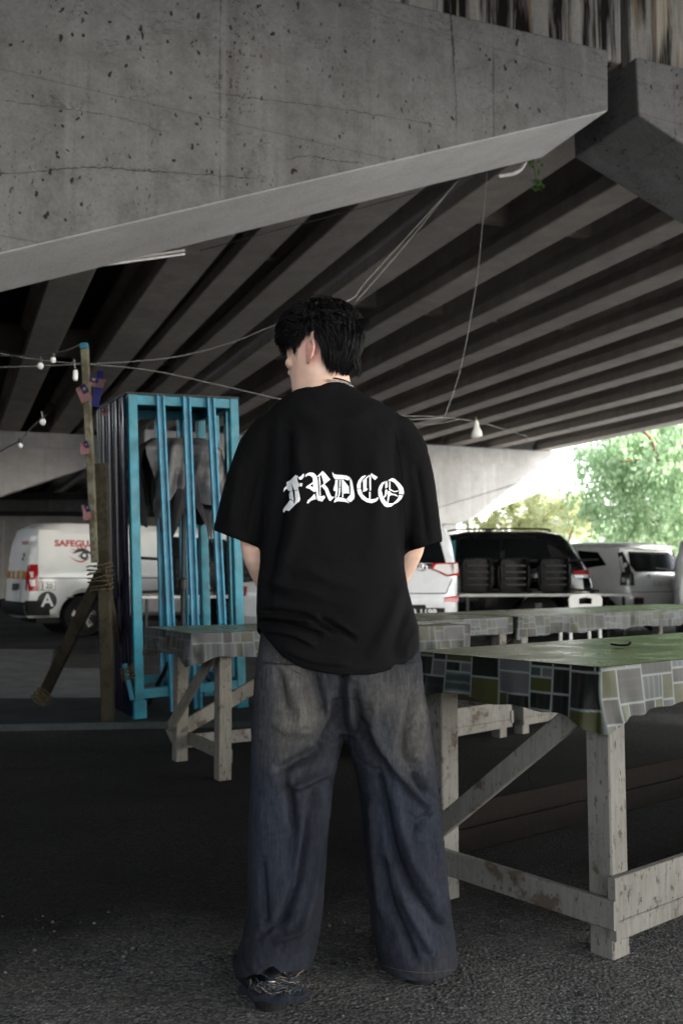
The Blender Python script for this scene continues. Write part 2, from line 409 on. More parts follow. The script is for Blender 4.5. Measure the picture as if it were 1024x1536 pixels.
    t = NT('black_hair'); M['hair'] = t.set(t.ramp(t.node('ShaderNodeNewGeometry').outputs['Random Per Island'], [(0, (.0016, .0016, .0018)), (1, (.006, .0055, .006))]), .5, spec=.16)
    t = NT('black_cotton'); wv = t.noise(900, 2)
    t.bump(t.math('ADD', t.math('MULTIPLY', t.noise(380, 2), .5), t.math('MULTIPLY', t.noise(7, 4), 2.0)), .12, .003)
    M['tee'] = t.set(t.ramp(t.noise(3, 4), [(.3, (.0028, .0028, .0031)), (.7, (.0052, .0052, .0057))]), .85, spec=.055)
    t = NT('cracked_print'); M['print'] = t.set(t.ramp(t.noise(60, 4), [(.3, .62), (.7, .78)]), .55)
    # washed dark denim: indigo, fading to sandy on the seat and thighs
    t = NT('washed_denim'); o = t.co(); z = t.sep(o)
    tw = t.node('ShaderNodeTexWave', wave_type='BANDS', bands_direction='DIAGONAL', Scale=210.0, Distortion=1.5, Detail=2.0); t.L(o, tw.inputs[0])
    thr = t.noise(1, 4, .7, t.co((420, 420, 40)))
    base = t.mix(t.ramp(t.noise(4, 5, .6), [(.3, 0.0), (.7, 1.0)]), (.0068, .0078, .0110), (.0180, .0202, .0270))
    a = t.node('ShaderNodeVertexColor', layer_name='wash'); sc_ = t.node('ShaderNodeSeparateColor'); t.L(a.outputs[0], sc_.inputs[0])
    fade = t.math('MULTIPLY', sc_.outputs[0], t.ramp(t.noise(11, 6, .7), [(.25, .5), (.7, 1.1)]))
    c = t.mix(fade, base, (.068, .064, .058))
    c = t.mix(t.math('MULTIPLY', sc_.outputs[1], .6), c, (.027, .035, .052))
    rust = t.math('MULTIPLY', t.ramp(t.noise(6, 5, .7, t.co((1, 1, .6))), [(.58, 0.0), (.75, 1.0)]), .35)
    c = t.mix(rust, c, (.032, .026, .021))
    c = t.mix(.75, c, t.ramp(t.noise(1, 4, .7, t.co((150, 150, 22))), [(.3, .28), (.72, .78)]), 'OVERLAY'); c = t.mix(.5, c, t.ramp(t.noise(75, 4, .75), [(.3, .3), (.7, .75)]), 'OVERLAY')
    t.bump(t.math('ADD', t.math('MULTIPLY', tw.outputs['Fac'], .35), t.math('ADD', thr, t.math('MULTIPLY', t.noise(30, 4), .8))), .5, .003)
    M['denim'] = t.set(c, .88, spec=.08)
    M['thread'] = plain('frayed_thread', (.17, .135, .095), .9, 0, .5, 90); M['thread_blue'] = plain('blue_thread', (.03, .04, .055), .9, 0, .5, 90)
    M['stitch'] = plain('seam_stitch', (.05, .042, .034), .9, 0, .4, 60)
    M['rubber'] = plain('black_rubber', (.006, .006, .0065), .75, 0, .3, 20, .2, 60)
    M['silver'] = plain('silver', (.42, .42, .42), .3, 1, .3); M['cord'] = plain('black_cord', (.01, .01, .01), .7)
    M['eye'] = NT('eye').set((.6, .58, .55), .1); M['iris'] = NT('iris').set((.02, .012, .008), .1)
make_mats()
def bevel_obj(o, w, seg=1, ang=35):
    bm = bmesh.new(); bm.from_mesh(o.data)
    bmesh.ops.remove_doubles(bm, verts=bm.verts, dist=1e-5)
    es = [e for e in bm.edges if len(e.link_faces) == 2 and e.calc_face_angle(0) > R(ang)]
    bmesh.ops.bevel(bm, geom=es, offset=w, segments=seg, affect='EDGES', profile=.5, clamp_overlap=True)
    bm.to_mesh(o.data); bm.free(); return o
ZS = H + 4.8                   # underside of the girders
VN, VR, VL = 7.31, 32.4, 34.4  # near piers, far right pier, far left pier
def bridge_root(name, label, base):
    r = thing(name, label, 'overpass', uvw(*base), BA, 'twin overpasses side by side'); r['_b'] = 0
    return r, Vector(base)
def put(mb, base):
    mb.v = [(p[0]-base[0], p[1]-base[1], p[2]-base[2]) for p in mb.v]; return mb
def girder(root, base, u0, u1, v0, v1, z=ZS, h=1.2):
    m = MB(); c = (u0+u1)/2; w = (u1-u0)/2
    sec = [(-w, 0), (w, 0), (w, .2), (.14, .42), (.14, h-.2), (.3, h-.08), (.3, h), (-.3, h), (-.3, h-.08), (-.14, h-.2), (-.14, .42), (-w, .2)]
    m.loft([[(c+a, v, z+b) for a, b in sec] for v in (v0, v1)])
    o = put(m, base).build('girder', M['girder'], root); bevel_obj(o, .015); return o
def box_part(root, base, name, mat, lo, hi, bev=.02):
    m = MB(); m.box(lo, hi); o = put(m, base).build(name, mat, root)
    if bev: bevel_obj(o, bev)
    return o
# ---------------- left overpass
BL = (-3.0, VN + .3, 0)
rl, BL = bridge_root('overpass', 'grey concrete overpass whose speckled pier cap slants across the top of the photo', BL)
tipT, tipB, left = onv(911, 75, VN), onv(912, 166, VN), onv(0, 380, VN)
sl = (tipB.z - left.z) / (tipB.x - left.x)
zb = lambda u: tipB.z + (u - tipB.x) * sl
m = MB(); m.prism([(-11.5, tipT.z), (-11.5, zb(tipB.x)), (-8.2, zb(-1.6)), (-4.6, zb(-1.6)-.02), (-1.6, zb(-1.6)), (tipB.x, tipB.z), (tipT.x, tipT.z)], 1.1, o=VN)
co_ = bevel_obj(put(m, BL).build('pier_cap', [M['cap'], M['soffit']], rl), .018, 2)
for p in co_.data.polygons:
    if p.normal.z < -.5: p.material_index = 1  # downward faces take the colour with painted bounce light
m = MB()
def crack(pts, w, seed):      # open cracks and a formwork joint in the face of the cap
    P = [onv(px, py, VN) for px, py in pts]; L = spline([(p.x, 0, p.z) for p in P], 14); r_ = random.Random(seed); up = []; lo = []
    vertical = abs(P[-1].z-P[0].z) > abs(P[-1].x-P[0].x)
    for i, p in enumerate(L):
        e = r_.gauss(0, .004); h = w*r_.uniform(.25, 1)*(1 if 2 < i < len(L)-3 else .3)
        q = (p.x+(e if vertical else 0), p.z+(0 if vertical else e)); a, b = ((h, 0) if vertical else (0, h))
        up.append((q[0]+a, VN-.003, q[1]+b)); lo.append((q[0]-a, VN-.003, q[1]-b))
    n0 = len(m.v); k = len(up); m.add(up+lo, [(i, i+1, k+i+1, k+i) for i in range(k-1)])
crack([(-60, 262), (30, 260), (90, 254), (150, 251), (210, 256), (300, 262), (385, 268)], .0045, 1); crack([(425, 240), (465, 234), (500, 241), (540, 244)], .0035, 2)
crack([(0, 150), (60, 158), (120, 166), (200, 182), (245, 200)], .0025, 3); crack([(310, 138), (400, 150), (470, 158), (560, 172), (680, 192)], .0028, 4)
crack([(674, 12), (678, 60), (680, 112)], .008, 5); crack([(681, 112), (683, 150), (684, 200)], .003, 6)
put(m, BL).build('crack', M['crack'], rl, recalc=False)
box_part(rl, BL, 'pier_column', M['cap'], (-7.6, VN+.02, -.5), (-4.9, VN+1.08, zb(-1.6)-.024))
stripR = onv(932, 30, VN+.16).x
box_part(rl, BL, 'end_wall', M['stained'], (-11.5, VN+.17, tipT.z+.012), (stripR, VN+.36, ZS+1.75), .015)
DB = -9.0  # back edge of the unseen span added to shade the foreground
LG = [(-9.4, -8.8), (-7.2, -6.6), (-5.0, -4.4), (-3.0, -2.4), (-.7, -.1), (1.35, 2.0), (2.93, 3.62), (3.86, 4.36), (4.78, 5.36)]
for a, b in LG:
    girder(rl, BL, a, b, VN+.38, VL+.5); girder(rl, BL, a, b, VL+.9, VL+34)
    girder(rl, BL, a, b, DB+.1, 6.35)  # girders of the added overhead span, out of view
box_part(rl, BL, 'deck_slab', M['deck'], (-11.5, VN+.4, ZS+1.204), (5.56, VL+34, ZS+1.45), 0)
box_part(rl, BL, 'deck_slab', M['deck'], (-11.5, DB, ZS+1.204), (5.56, 7.47, ZS+1.45), 0)  # slab over the camera, unseen, added to hold back skylight
for v in (15.5, 24.5):
    box_part(rl, BL, 'diaphragm', M['girder'], (-9.1, v, ZS+.5), (5.0, v+.22, ZS+1.19), 0)
fl = onv(0, 668, VL); fb0, fb1 = onv(0, 744, VL), onv(131, 700, VL); fs = (fb1.z-fb0.z)/(fb1.x-fb0.x)
zf = lambda u: fb0.z + (u-fb0.x)*fs
m = MB(); m.prism([(-11.5, fl.z), (-11.5, zf(5.4)), (-7.6, zf(-1.6)), (-1.6, zf(-1.6)), (5.4, zf(5.4)), (5.4, fl.z)], .9, o=VL)
bevel_obj(put(m, BL).build('pier_cap', M['cap_far'], rl), .02)
box_part(rl, BL, 'pier_column', M['cap_far'], (-7.0, VL+.02, -.5), (-2.2, VL+.88, zf(-1.6)-.01))
box_part(rl, BL, 'end_wall', M['cap_far'], (-11.5, VL+.1, fl.z+.004), (5.3, VL+.7, ZS-.006), .01)
m = MB(); m.prism([(-11.5, fl.z), (-11.5, zf(5.4)), (-7.6, zf(-1.6)), (-1.6, zf(-1.6)), (5.4, zf(5.4)), (5.4, fl.z)], .9, o=VL+33)
put(m, BL).build('pier_cap', M['cap_far'], rl)
box_part(rl, BL, 'pier_column', M['cap_far'], (-7.0, VL+33.02, -.5), (-2.2, VL+33.88, zf(-1.6)-.01))
box_part(rl, BL, 'abutment', M['wall'], (-34, VL+34.1, 0), (20, VL+35, 7.4))
# ---------------- right overpass
BR = (13.6, VN + .5, 0)
rr, BR = bridge_root('overpass', 'pale concrete overpass on many narrow girders beyond the open joint', BR)
n0, n1, n2 = onv(953, 85, VN), onv(957, 172, VN), onv(1024, 216, VN); s2 = (n2.z-n1.z)/(n2.x-n1.x)
m = MB(); m.prism([(n0.x, n0.z), (n1.x, n1.z), (n1.x+3.4, n1.z+3.4*s2), (n1.x+4.4, n1.z+3.4*s2), (24, n1.z+3.4*s2), (24, n0.z)], 1.02, o=VN)
bevel_obj(put(m, BR).build('pier_cap', M['cap'], rr), .018, 2)
box_part(rr, BR, 'pier_column', M['cap'], (11.6, VN+.1, -.5), (15.6, VN+.9, n1.z+3.4*s2-.01))
box_part(rr, BR, 'end_wall', M['stained'], (onv(944, 30, VN+.16).x, VN+.17, n0.z+.012), (23, VN+.36, ZS+1.75), .015)
RG = [(5.96, 6.58), (7.5, 8.02), (8.98, 9.45), (10.4, 10.93), (12.06, 12.6), (13.6, 14.16), (15.1, 15.65), (17.0, 17.57), (18.75, 19.3), (20.9, 21.5)]
for a, b in RG: girder(rr, BR, a, b, VN+.38, VR+.45)
for a, b in RG[:-1]: girder(rr, BR, a, b, VR+.75, VR+46)
box_part(rr, BR, 'deck_slab', M['deck'], (5.72, VN+.4, ZS+1.204), (21.75, VR+46, ZS+1.45), 0)
box_part(rr, BR, 'parapet', M['cap_far'], (21.752, VN+.4, ZS+.10), (21.95, VR+46, ZS+2.2), .01)
for a, b in RG[::3]: girder(rr, BR, a, b, -4.4 if a > 14 else -14, 5.5)  # unseen girders under the added sun-blocking deck
box_part(rr, BR, 'deck_slab', M['deck'], (5.72, -4.5, ZS+1.204), (21.75, 7.47, ZS+1.45), 0)  # out-of-view deck added to keep sun off the near tables
box_part(rr, BR, 'deck_slab', M['deck'], (5.72, -14.1, ZS+1.204), (14.8, -4.504, ZS+1.45), 0)  # unseen extension, shaped to leave a gap for a sun patch
for v in (12.5, 17.5, 22.5, 27.5):
    for (a0, a1), (b0, b1) in zip(RG, RG[1:]):
        pass
    box_part(rr, BR, 'diaphragm', M['girder'], (6.3, v, ZS+.44), (21.2, v+.2, ZS+1.19), 0)
k0, kt, kb = onv(635, 690, VR), onv(863, 697, VR), onv(863, 717, VR); k1 = onv(687, 786, VR)
s3 = (kb.z-k1.z)/(kb.x-k1.x); colR = k1.x; colL = colR-3.2; uL = 5.8
m = MB(); m.prism([(uL, k0.z), (uL, kb.z), (colL, kb.z-(colL-uL)*.27), (colL+.4, k1.z), (colR, k1.z), (kb.x, kb.z), (kt.x, kt.z), (kt.x, k0.z)], .95, o=VR)
bevel_obj(put(m, BR).build('pier_cap', M['cap_far'], rr), .03)
box_part(rr, BR, 'pier_column', M['cap_far'], (colL+.5, VR+.05, -.5), (colR-.02, VR+.9, k1.z-.01))
box_part(rr, BR, 'end_wall', M['cap_far'], (uL, VR+.12, k0.z+.004), (onv(834, 680, VR).x, VR+.7, ZS-.006), .01)
m = MB()
for px in (846, 856): 
    p = onv(px, 690, VR); m.box((p.x-.1, VR+.2, k0.z+.004), (p.x+.12, VR+.6, ZS-.3))
put(m, BR).build('bearing_block', M['cap_far'], rr)
# plant growing from the open joint, and the loose pale pipe under the cap
m = MB(); rnd = random.Random(4)
for (px, py) in ((798, 243), (804, 275)):
    p = at(px, py, 9.9)
    for k in range(26):
        a = rnd.uniform(0, 6.28); L = rnd.uniform(.03, .09); d = Vector((math.cos(a), math.sin(a)*.6, rnd.uniform(-.8, .5))).normalized()
        q = p + Vector((rnd.gauss(0, .03), rnd.gauss(0, .03), rnd.gauss(0, .02))); s = d.cross(Vector((0, 0, 1))).normalized()*.014
        m.add([q, q+d*L*.5+s, q+d*L, q+d*L*.5-s], [(0, 1, 2, 3)])
    m.tube([p+Vector((-.02, .1, .3)), p+Vector((0, .05, .12)), p], .004, 4)
o = m.build('fern', M['leaf_fresh']); tag(o, 'small green fern growing out of the gap between the pier caps', 'plant')
m = MB(); m.tube(spline([at(748, 264, 9.9), at(768, 261, 9.9), at(780, 254, 9.9), at(788, 242, 9.85)]), .02, 8)
tag(m.build('drain_pipe', M['white_plastic'], smooth=60), 'short bent white pipe sticking out under the slanting pier cap', 'pipe')
# ---------------- ground
def sheet(name, poly, z, mat, label=None, t=.0):
    m = MB(); m.add([(x, y, z) for x, y in poly], [tuple(range(len(poly)))])
    return tag(m.build(name, mat), kind='structure')
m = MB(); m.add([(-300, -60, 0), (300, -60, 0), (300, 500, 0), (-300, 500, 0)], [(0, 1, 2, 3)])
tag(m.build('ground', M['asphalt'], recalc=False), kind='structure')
sheet('road', [(-60, 11.2), (-2.5, 13.2), (40, 13.6), (40, 70), (-60, 70)], .004, M['road'])
pv = [gnd(*p) for p in ((-300, 1058), (175, 1058), (180, 1003), (-260, 1000))]
sheet('pavement', [(p.x, p.y) for p in pv], .006, M['paving'])
pv = [gnd(*p) for p in ((-300, 1010), (60, 1012), (70, 978), (-300, 975))]
sheet('pavement', [(p.x, p.y+.35) for p in pv], .008, M['paving'])
def uvsheet(name, u0, u1, v0, v1, z, mat):
    q = [uvw(u, v, 0) for u, v in ((u0, v0), (u1, v0), (u1, v1), (u0, v1))]; return sheet(name, [(p.x, p.y) for p in q], z, mat)
uvsheet('pavement', 5.9, 60, -40, 6.4, .010, M['paving_bounce']); uvsheet('pavement', 23.5, 60, 6.8, 75, .010, M['paving_bounce'])  # hidden pale sheets added to bounce sunlight up under the decks
uvsheet('pavement', -60, 8.5, -40, -8.5, .010, M['paving_bounce'])  # another added bounce sheet, out of view behind the camera
f0, f1 = gnd(-420, 1104, .0), gnd(470, 1089, .0)
b0 = f0 + Vector((-.1, 1.5, 0)); b1 = f1 + Vector((-.5, 1.35, 0))
m = MB(); m.loft([[(p.x, p.y, -.05) for p in (f0, f1, b1, b0)], [(p.x, p.y, .045) for p in (f0, f1, b1, b0)]])
PL = .045
tag(bevel_obj(m.build('pavement_slab', M['plinth']), .012), kind='structure')
m = MB(); rnd = random.Random(12)      # loose grit and pebbles lying on the ground
for k in range(420):
    y = 1.9+1.25*rnd.random(); x = rnd.uniform(-.42, .42)*y*1.05; r = rnd.choice((.0022, .003, .0035, .0045, .006))*rnd.uniform(.7, 1.3)
    n0 = 6; ph = rnd.uniform(0, 6); ring = [(x+r*rnd.uniform(.7, 1.2)*math.cos(ph+j), y+r*rnd.uniform(.7, 1.2)*math.sin(ph+j), -.0005) for j in [2*math.pi*i/n0 for i in range(n0)]]
    top = [(x+(p[0]-x)*.6, y+(p[1]-y)*.6, r*rnd.uniform(.6, 1.0)) for p in ring]; m.loft([ring, top])
tag(m.build('loose_gravel', M['grit']), kind='stuff')
# ---------------- what stands beyond the piers
m = MB(); m.box((-26, 0, 0), (0, .3, 3.6))
for i in range(13): m.box((-25.5+i*2.0, -.16, 0), (-25.2+i*2.0, -.002, 3.4))
w = thing('boundary_wall', 'dim grey wall with upright piers behind the white van', 'wall', (-3.5, 44, 0), R(6))
m.build('wall', M['wall'], w)
m = MB(); m.box((-26, -.25, 3.6), (0, .45, 3.8)); m.build('coping', M['deck'], w)
blocker_wall = thing('boundary_wall', 'tall dark wall added out of view to block light along the parking ground', 'wall', uvw(-13.2, -5, 0), BA)  # unseen wall, added only to cut light from the left
m = MB(); m.box((-.35, 0, 0), (0, 62, 5.6)); m.build('wall', M['deck'], blocker_wall)  # body of the added unseen wall
m = MB(); m.box((-.45, -.1, 5.6), (.1, 62.1, 5.8)); m.build('coping', M['deck'], blocker_wall)  # top of the added unseen wall
def shop(x, y, wd, dp, h, mat, label, rz=0):
    b = thing('shop_building', label, 'building', (x, y, 0), rz, 'buildings beyond the overpass')
    m = MB(); m.box((-wd/2, 0, 0), (wd/2, dp, h)); m.build('wall', mat, b)
    m = MB(); m.box((-wd/2-.3, -.3, h+.002), (wd/2+.3, dp+.3, h+.35)); m.build('roof', M['deck'], b)
    n = int(wd//3)
    for i in range(n):
        for k in range(max(1, int(h//3.2))):
            cx = -wd/2+wd*(i+.5)/n; zz = 1.1+k*3.1
            m = MB(); m.box((cx-.75, -.05, zz), (cx+.75, -.002, zz+1.4)); f = m.build('window', M['white_plastic'], b)
            m = MB(); m.box((cx-.67, -.075, zz+.08), (cx+.67, -.052, zz+1.32)); m.build('pane', M['glass'], f)
    return b
shop(26, 84, 14, 8, 6.6, M['wall'], 'pale low building glimpsed under the big tree')
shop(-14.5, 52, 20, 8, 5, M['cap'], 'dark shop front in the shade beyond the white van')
# ------------------------------------------------------------------ tables under patchwork oilcloth
def mondrian(seed, P, Hh):
    rnd = random.Random(seed); out = []
    def split(x0, x1, y0, y1, d):
        w, h = x1-x0, y1-y0
        if (w < .17 and h < .13 and rnd.random() < .45) or (w < .075 and h < .075) or d > 9: out.append((x0, x1, y0, y1, rnd.random(), rnd.random())); return
        if w > h*rnd.uniform(.7, 1.3) and w > .07: c = x0+w*rnd.uniform(.32, .68); split(x0, c, y0, y1, d+1); split(c, x1, y0, y1, d+1)
        elif h > .06: c = y0+h*rnd.uniform(.32, .68); split(x0, x1, y0, c, d+1); split(x0, x1, c, y1, d+1)
        else: out.append((x0, x1, y0, y1, rnd.random(), rnd.random()))
    n = int(P/.34)+1
    for i in range(n): split(i*.34, (i+1)*.34, -.02, Hh, 0)
    cells = {}
    for r in out:
        for k in range(int(r[0]/.1), int(r[1]/.1)+1): cells.setdefault(k, []).append(r)
    def f(s, t):
        for x0, x1, y0, y1, a, b in cells.get(int(s/.1), ()):
            if x0 <= s < x1 and y0 <= t < y1:
                e_ = min(s-x0, x1-s, t-y0, y1-t); ln = max(0, min(1, (.0040-e_)/.0022))
                if a < .3: c = (.021, .0235, .0065)
                elif a < .58: c = (.040, .041, .044)
                elif a < .85: c = (.0032, .0036, .0032)
                else: c = (.016, .021, .021)
                q = t if b < .5 else s
                k = .78 + .4*(noise.noise(Vector((q*420, a*50, (s if b < .5 else t)*9)))*.5+.5)
                if a >= .58 and b > .25 and int((q-(y0 if b < .5 else x0))/.009) % 3 == 0: k *= 2.3
                return tuple(x*k*(1-ln)+l_*ln for x, l_ in zip(c, (.095, .108, .108)))
        return (.1, .1, .1)
    return f
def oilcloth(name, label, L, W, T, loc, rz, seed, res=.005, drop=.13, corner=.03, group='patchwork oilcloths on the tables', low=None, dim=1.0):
    root = thing(name, label, 'tablecloth', loc, rz, group)
    pat = mondrian(seed, 2*(L+W)+.5, .42); rnd = random.Random(seed)
    per = 2*(L+W); n = int(per/res); rows = int((drop+.06)/res)
    def edge(s):
        s %= per
        if s < L: return Vector((s, 0, 0)), Vector((0, -1, 0)), min(s, L-s)
        s -= L
        if s < W: return Vector((L, s, 0)), Vector((1, 0, 0)), min(s, W-s)
        s -= W
        if s < L: return Vector((L-s, W, 0)), Vector((0, 1, 0)), min(s, L-s)
        s -= L
        return Vector((0, W-s, 0)), Vector((-1, 0, 0)), min(s, W-s)
    vs, cs, fs = [], [], []
    for i in range(n):
        s = per*i/n; p, nr, dc = edge(s)
        d = drop*(1+.25*noise.noise(Vector((s*2.3, seed, 0)))+.12*noise.noise(Vector((s*9, seed, 3)))) + corner*math.exp(-(dc/.09)**2)
        if low: d *= low(s)
        for k in range(rows+1):
            t = d*k/rows
            wv = noise.noise(Vector((s*5.2, t*2.2, seed)))*.5 + noise.noise(Vector((s*15, t*5, seed+5)))*.42
            o = .004 + .010*(t/drop) + .034*wv*(t/drop)**1.2*(1+1.6*math.exp(-(dc/.07)**2)) - .05*math.exp(-(dc/.03)**2)*(t/drop)*.35
            z = T + .004 - t - (.004 if k == 0 else 0)*0
            vs.append(p + nr*max(o, .002) + Vector((0, 0, z)))
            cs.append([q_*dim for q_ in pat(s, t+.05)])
    for i in range(n):
        j = (i+1) % n
        for k in range(rows): fs.append((i*(rows+1)+k, j*(rows+1)+k, j*(rows+1)+k+1, i*(rows+1)+k+1))
    me = bpy.data.meshes.new('skirt'); me.from_pydata([tuple(v) for v in vs], [], fs)
    ca = me.color_attributes.new('pattern', 'FLOAT_COLOR', 'POINT')
    for i, c in enumerate(cs): ca.data[i].color = (*c, 1)
    for p in me.polygons: p.use_smooth = True
    link('skirt', me, M['cloth'], root)
    m = MB(); nx, ny = max(int(L/.05), 4), max(int(W/.05), 4)
    g = [[(L*i/nx, W*j/ny, T+.005+.0028*noise.noise(Vector((i*.35, j*.35, seed)))*(1 if 0 < i < nx and 0 < j < ny else 0)) for j in range(ny+1)] for i in range(nx+1)]
    # rim rolls over the edge
    m.v = [q for r in g for q in r]; m.f = [[i*(ny+1)+j, (i+1)*(ny+1)+j, (i+1)*(ny+1)+j+1, i*(ny+1)+j+1] for i in range(nx) for j in range(ny)]; m.m = [0]*len(m.f)
    m.build('tabletop_cover', M['cloth_top'], root, smooth=180)
    return root
def table(label, L, W, T, loc, rz, timber, group='trestle tables of nailed timber', legs=None, ls=.072, rails=True, brace=True, lean=0.0, rail_long=True):
    root = thing('trestle_table', label, 'table', loc, rz, group)
    m = MB(); m.box((.012, .012, T-.03), (L-.012, W-.012, T-.002)); bevel_obj(m.build('tabletop', M['wood_brown'], root), .003)
    legs = legs or [(.085, .05), (.085, W-.05), (L-.085, .05), (L-.085, W-.05)]
    rnd = random.Random(int(L*1000)+len(label))
    for x, y in legs:
        m = MB(); m.bar((x+rnd.uniform(-.012, .012)+lean, y+rnd.uniform(-.008, .008), 0), (x, y, T-.031), ls, ls, up=(0, 1, 0), b2=.004); m.build('leg', timber, root)
    for y in (.03, W-.03):
        m = MB(); m.bar((.03, y, T-.072), (L-.03, y, T-.072), .028, .08, b2=.002); m.build('apron_board', M['wood_brown'], root)
    for x in sorted({a for a, b in legs}):
        s = -1 if x < L/2 else 1
        xo = x + s*(ls/2+.014)
        if brace:
            m = MB(); m.bar((xo, .05-.02, T-.075), (xo, W-.05+.02, .19), .024, .062, b2=.003); m.build('brace', timber, root)
        if rails:
            m = MB(); m.bar((xo, -.015, .13), (xo, W+.01, .135), .024, .078, b2=.003); m.build('end_rail', timber, root)
    if rails and rail_long:
        for y, s, z in ((.05-ls/2-.013, -1, .19), (.05-ls/2-.012, -1, .135), (.05-ls/2-.014, -1, .085)):
            m = MB(); m.bar((.03, y, z), (L-.03, y+.004, z+.004), .024, .05 if z < .15 else .075, b2=.003); m.build('long_rail', timber, root)
        for z in (.225, .14):
            y = W-.05+ls/2+.014
            m = MB(); m.bar((.03, y, z), (L-.03, y, z), .024, .082, b2=.003); m.build('long_rail', M['wood_brown'], root)
    return root
# near table on the right
T1 = .793; c1 = at(900, 1001, 2.72); r1 = math.atan2(.64, .77)
table('white-painted trestle table with a diagonal brace and its near corner towards the camera', 2.1, .74, T1, (c1.x, c1.y, 0), r1, M['wood_white'], ls=.078)
oilcloth('tablecloth', 'green patchwork oilcloth nailed over the closest table, showing black, grey and olive blocks', 2.1, .74, T1, (c1.x, c1.y, 0), r1, 3, .0034, .125, .055)
# left table behind the person
T2 = .75; c2 = at(287, 952, 5.0); r2 = R(30)
table('grey timber trestle table between the person and the blue cage', 1.75, .72, T2, (c2.x, c2.y, 0), r2, M['wood_grey'], legs=[(.2, .06), (.2, .66), (1.6, .06), (1.6, .66)], ls=.07, rails=False)
for x_ in (.2, 1.6):
    m = MB(); m.bar((x_+.05, .07, .11), (x_+.05, .66, .12), .022, .07, b2=.003); m.build('end_rail', M['wood_grey'], bpy.data.objects['trestle_table.001'])
m = MB()
t2 = bpy.data.objects['trestle_table.001']
m.bar((.15, .715, .13), (1.35, .715, .70), .022, .085, b2=.003); m.build('brace', M['wood_grey'], t2)
m = MB(); m.bar((.24, .69, .10), (1.60, .69, .11), .022, .075, b2=.003); m.build('long_rail', M['wood_white'], t2)
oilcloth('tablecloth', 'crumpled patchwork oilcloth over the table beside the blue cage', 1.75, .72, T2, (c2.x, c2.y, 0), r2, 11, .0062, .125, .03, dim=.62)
# far row
T3 = .77; c3 = at(777, 925, 6.55); r3 = R(43)
table('far trestle table whose cloth-covered end starts behind the closest table', 3.2, .8, T3, (c3.x, c3.y, 0), r3, M['wood_white'])
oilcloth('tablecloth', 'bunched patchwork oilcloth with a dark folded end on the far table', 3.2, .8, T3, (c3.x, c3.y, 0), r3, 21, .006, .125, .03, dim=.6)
d3 = Vector((math.cos(r3), math.sin(r3), 0)); c4 = c3 - d3*1.36
table('trestle table half hidden behind the person, ending against the far one', 1.3, .8, T3, (c4.x, c4.y, 0), r3, M['wood_white'], rail_long=True)
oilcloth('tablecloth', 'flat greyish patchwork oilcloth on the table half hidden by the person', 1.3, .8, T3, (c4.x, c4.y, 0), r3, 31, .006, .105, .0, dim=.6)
# small hook-like scrap lying on the near table
p = at(928, 963, 3.45); m = MB(); z = T1+.012
m.tube(spline([(p.x-.03, p.y, z+.004), (p.x, p.y+.005, z), (p.x+.03, p.y, z+.002), (p.x+.038, p.y-.004, z+.012)]), .004, 6)
tag(m.build('twig', M['black_plastic']), 'short dark curled scrap lying on the green tabletop', 'twig')
# ------------------------------------------------------------------ blue cage
cg = at(209, 1064, 7.0); CA = math.atan2(.35, .67)
cage = thing('cage_kiosk', 'turquoise metal cage stall, upright bars on the front and dark corrugated sheet on one side', 'cage', (cg.x, cg.y, PL), CA, rx=R(.6), ry=R(-2.3))
CW, CD, CH = .765, .72, 2.28
bw = .055
def cpart(name, mat, *bars):
    m = MB()
    for a, b, w, h in bars: m.bar(a, b, w, h, up=(0, 1, 0) if abs(Vector(b)[2]-Vector(a)[2]) > .5 else (0, 0, 1), b2=.004)
    return m.build(name, mat, cage)
for x, y in ((0, 0), (CW, 0), (CW, CD), (0, CD)):
    cpart('corner_post', M['teal'], ((x, y, .0), (x, y, CH), .066, .062))
for z, nm in ((CH-.035, 'top_rail'), (.17, 'bottom_rail')):
    for a, b in (((.031, 0), (CW-.031, 0)), ((.031, CD), (CW-.031, CD)), ((0, .031), (0, CD-.031)), ((CW, .031), (CW, CD-.031))):
        cpart(nm, M['teal'], ((*a, z), (*b, z), .045, .07))
def channel(x, y, ax, z0, z1, mat, lean=0.0):      # C-section bar with its lips towards the outside
    m = MB(); w, d, t = .056, .034, .005
    sec = [(-w/2, -d), (-w/2+.012, -d), (-w/2+.012, -d+t), (-w/2+t, -d+t), (-w/2+t, -t), (w/2-t, -t), (w/2-t, -d+t), (w/2-.012, -d+t), (w/2-.012, -d), (w/2, -d), (w/2, 0), (-w/2, 0)]
    rings = []
    for z, l in ((z0, lean), (z1, 0)):
        rings.append([((x+a+l, y+b, z) if ax == 'x' else (x-b, y+a, z)) for a, b in sec])
    m.loft(rings); return m.build('bar', mat, cage)
for x, l in ((.195, .05), (.39, .03), (.575, .06)): channel(x, -.028, 'x', .03, CH-.004, M['teal_blue'], l)
for y in (.24, .48): channel(CW+.026, y, 'y', .1, CH-.06, M['teal'])
for x in (.2, .4, .58): channel(x, CD-.026, 'x', .1, CH-.06, M['teal_blue'])
for x, y in ((0, 0), (CW, 0), (CW, CD), (0, CD)):
    m = MB(); m.box((x-.045, y-.045, -.0), (x+.045, y+.045, .17-.04)); bevel_obj(m.build('foot_plate', M['teal'], cage), .004)
m = MB(); m.box((-.05, -.03, CH+.002), (CW+.04, CD+.04, CH+.016)); m.build('roof_panel', M['tarp_dark'], cage)
m = MB()      # corrugated side sheet
n = 64; ys = [-.02 + (CD+.06)*i/n for i in range(n+1)]
m.loft([[(-.052 - .024*(max(-.55, min(.55, math.sin(2*math.pi*i/n*8.5)))), y, z) for i, y in enumerate(ys)] for z in (.02, .7, 1.4, CH-.01)], cap0=False, cap1=False, closed=False)
m.build('corrugated_sheet', M['sheet'], cage)
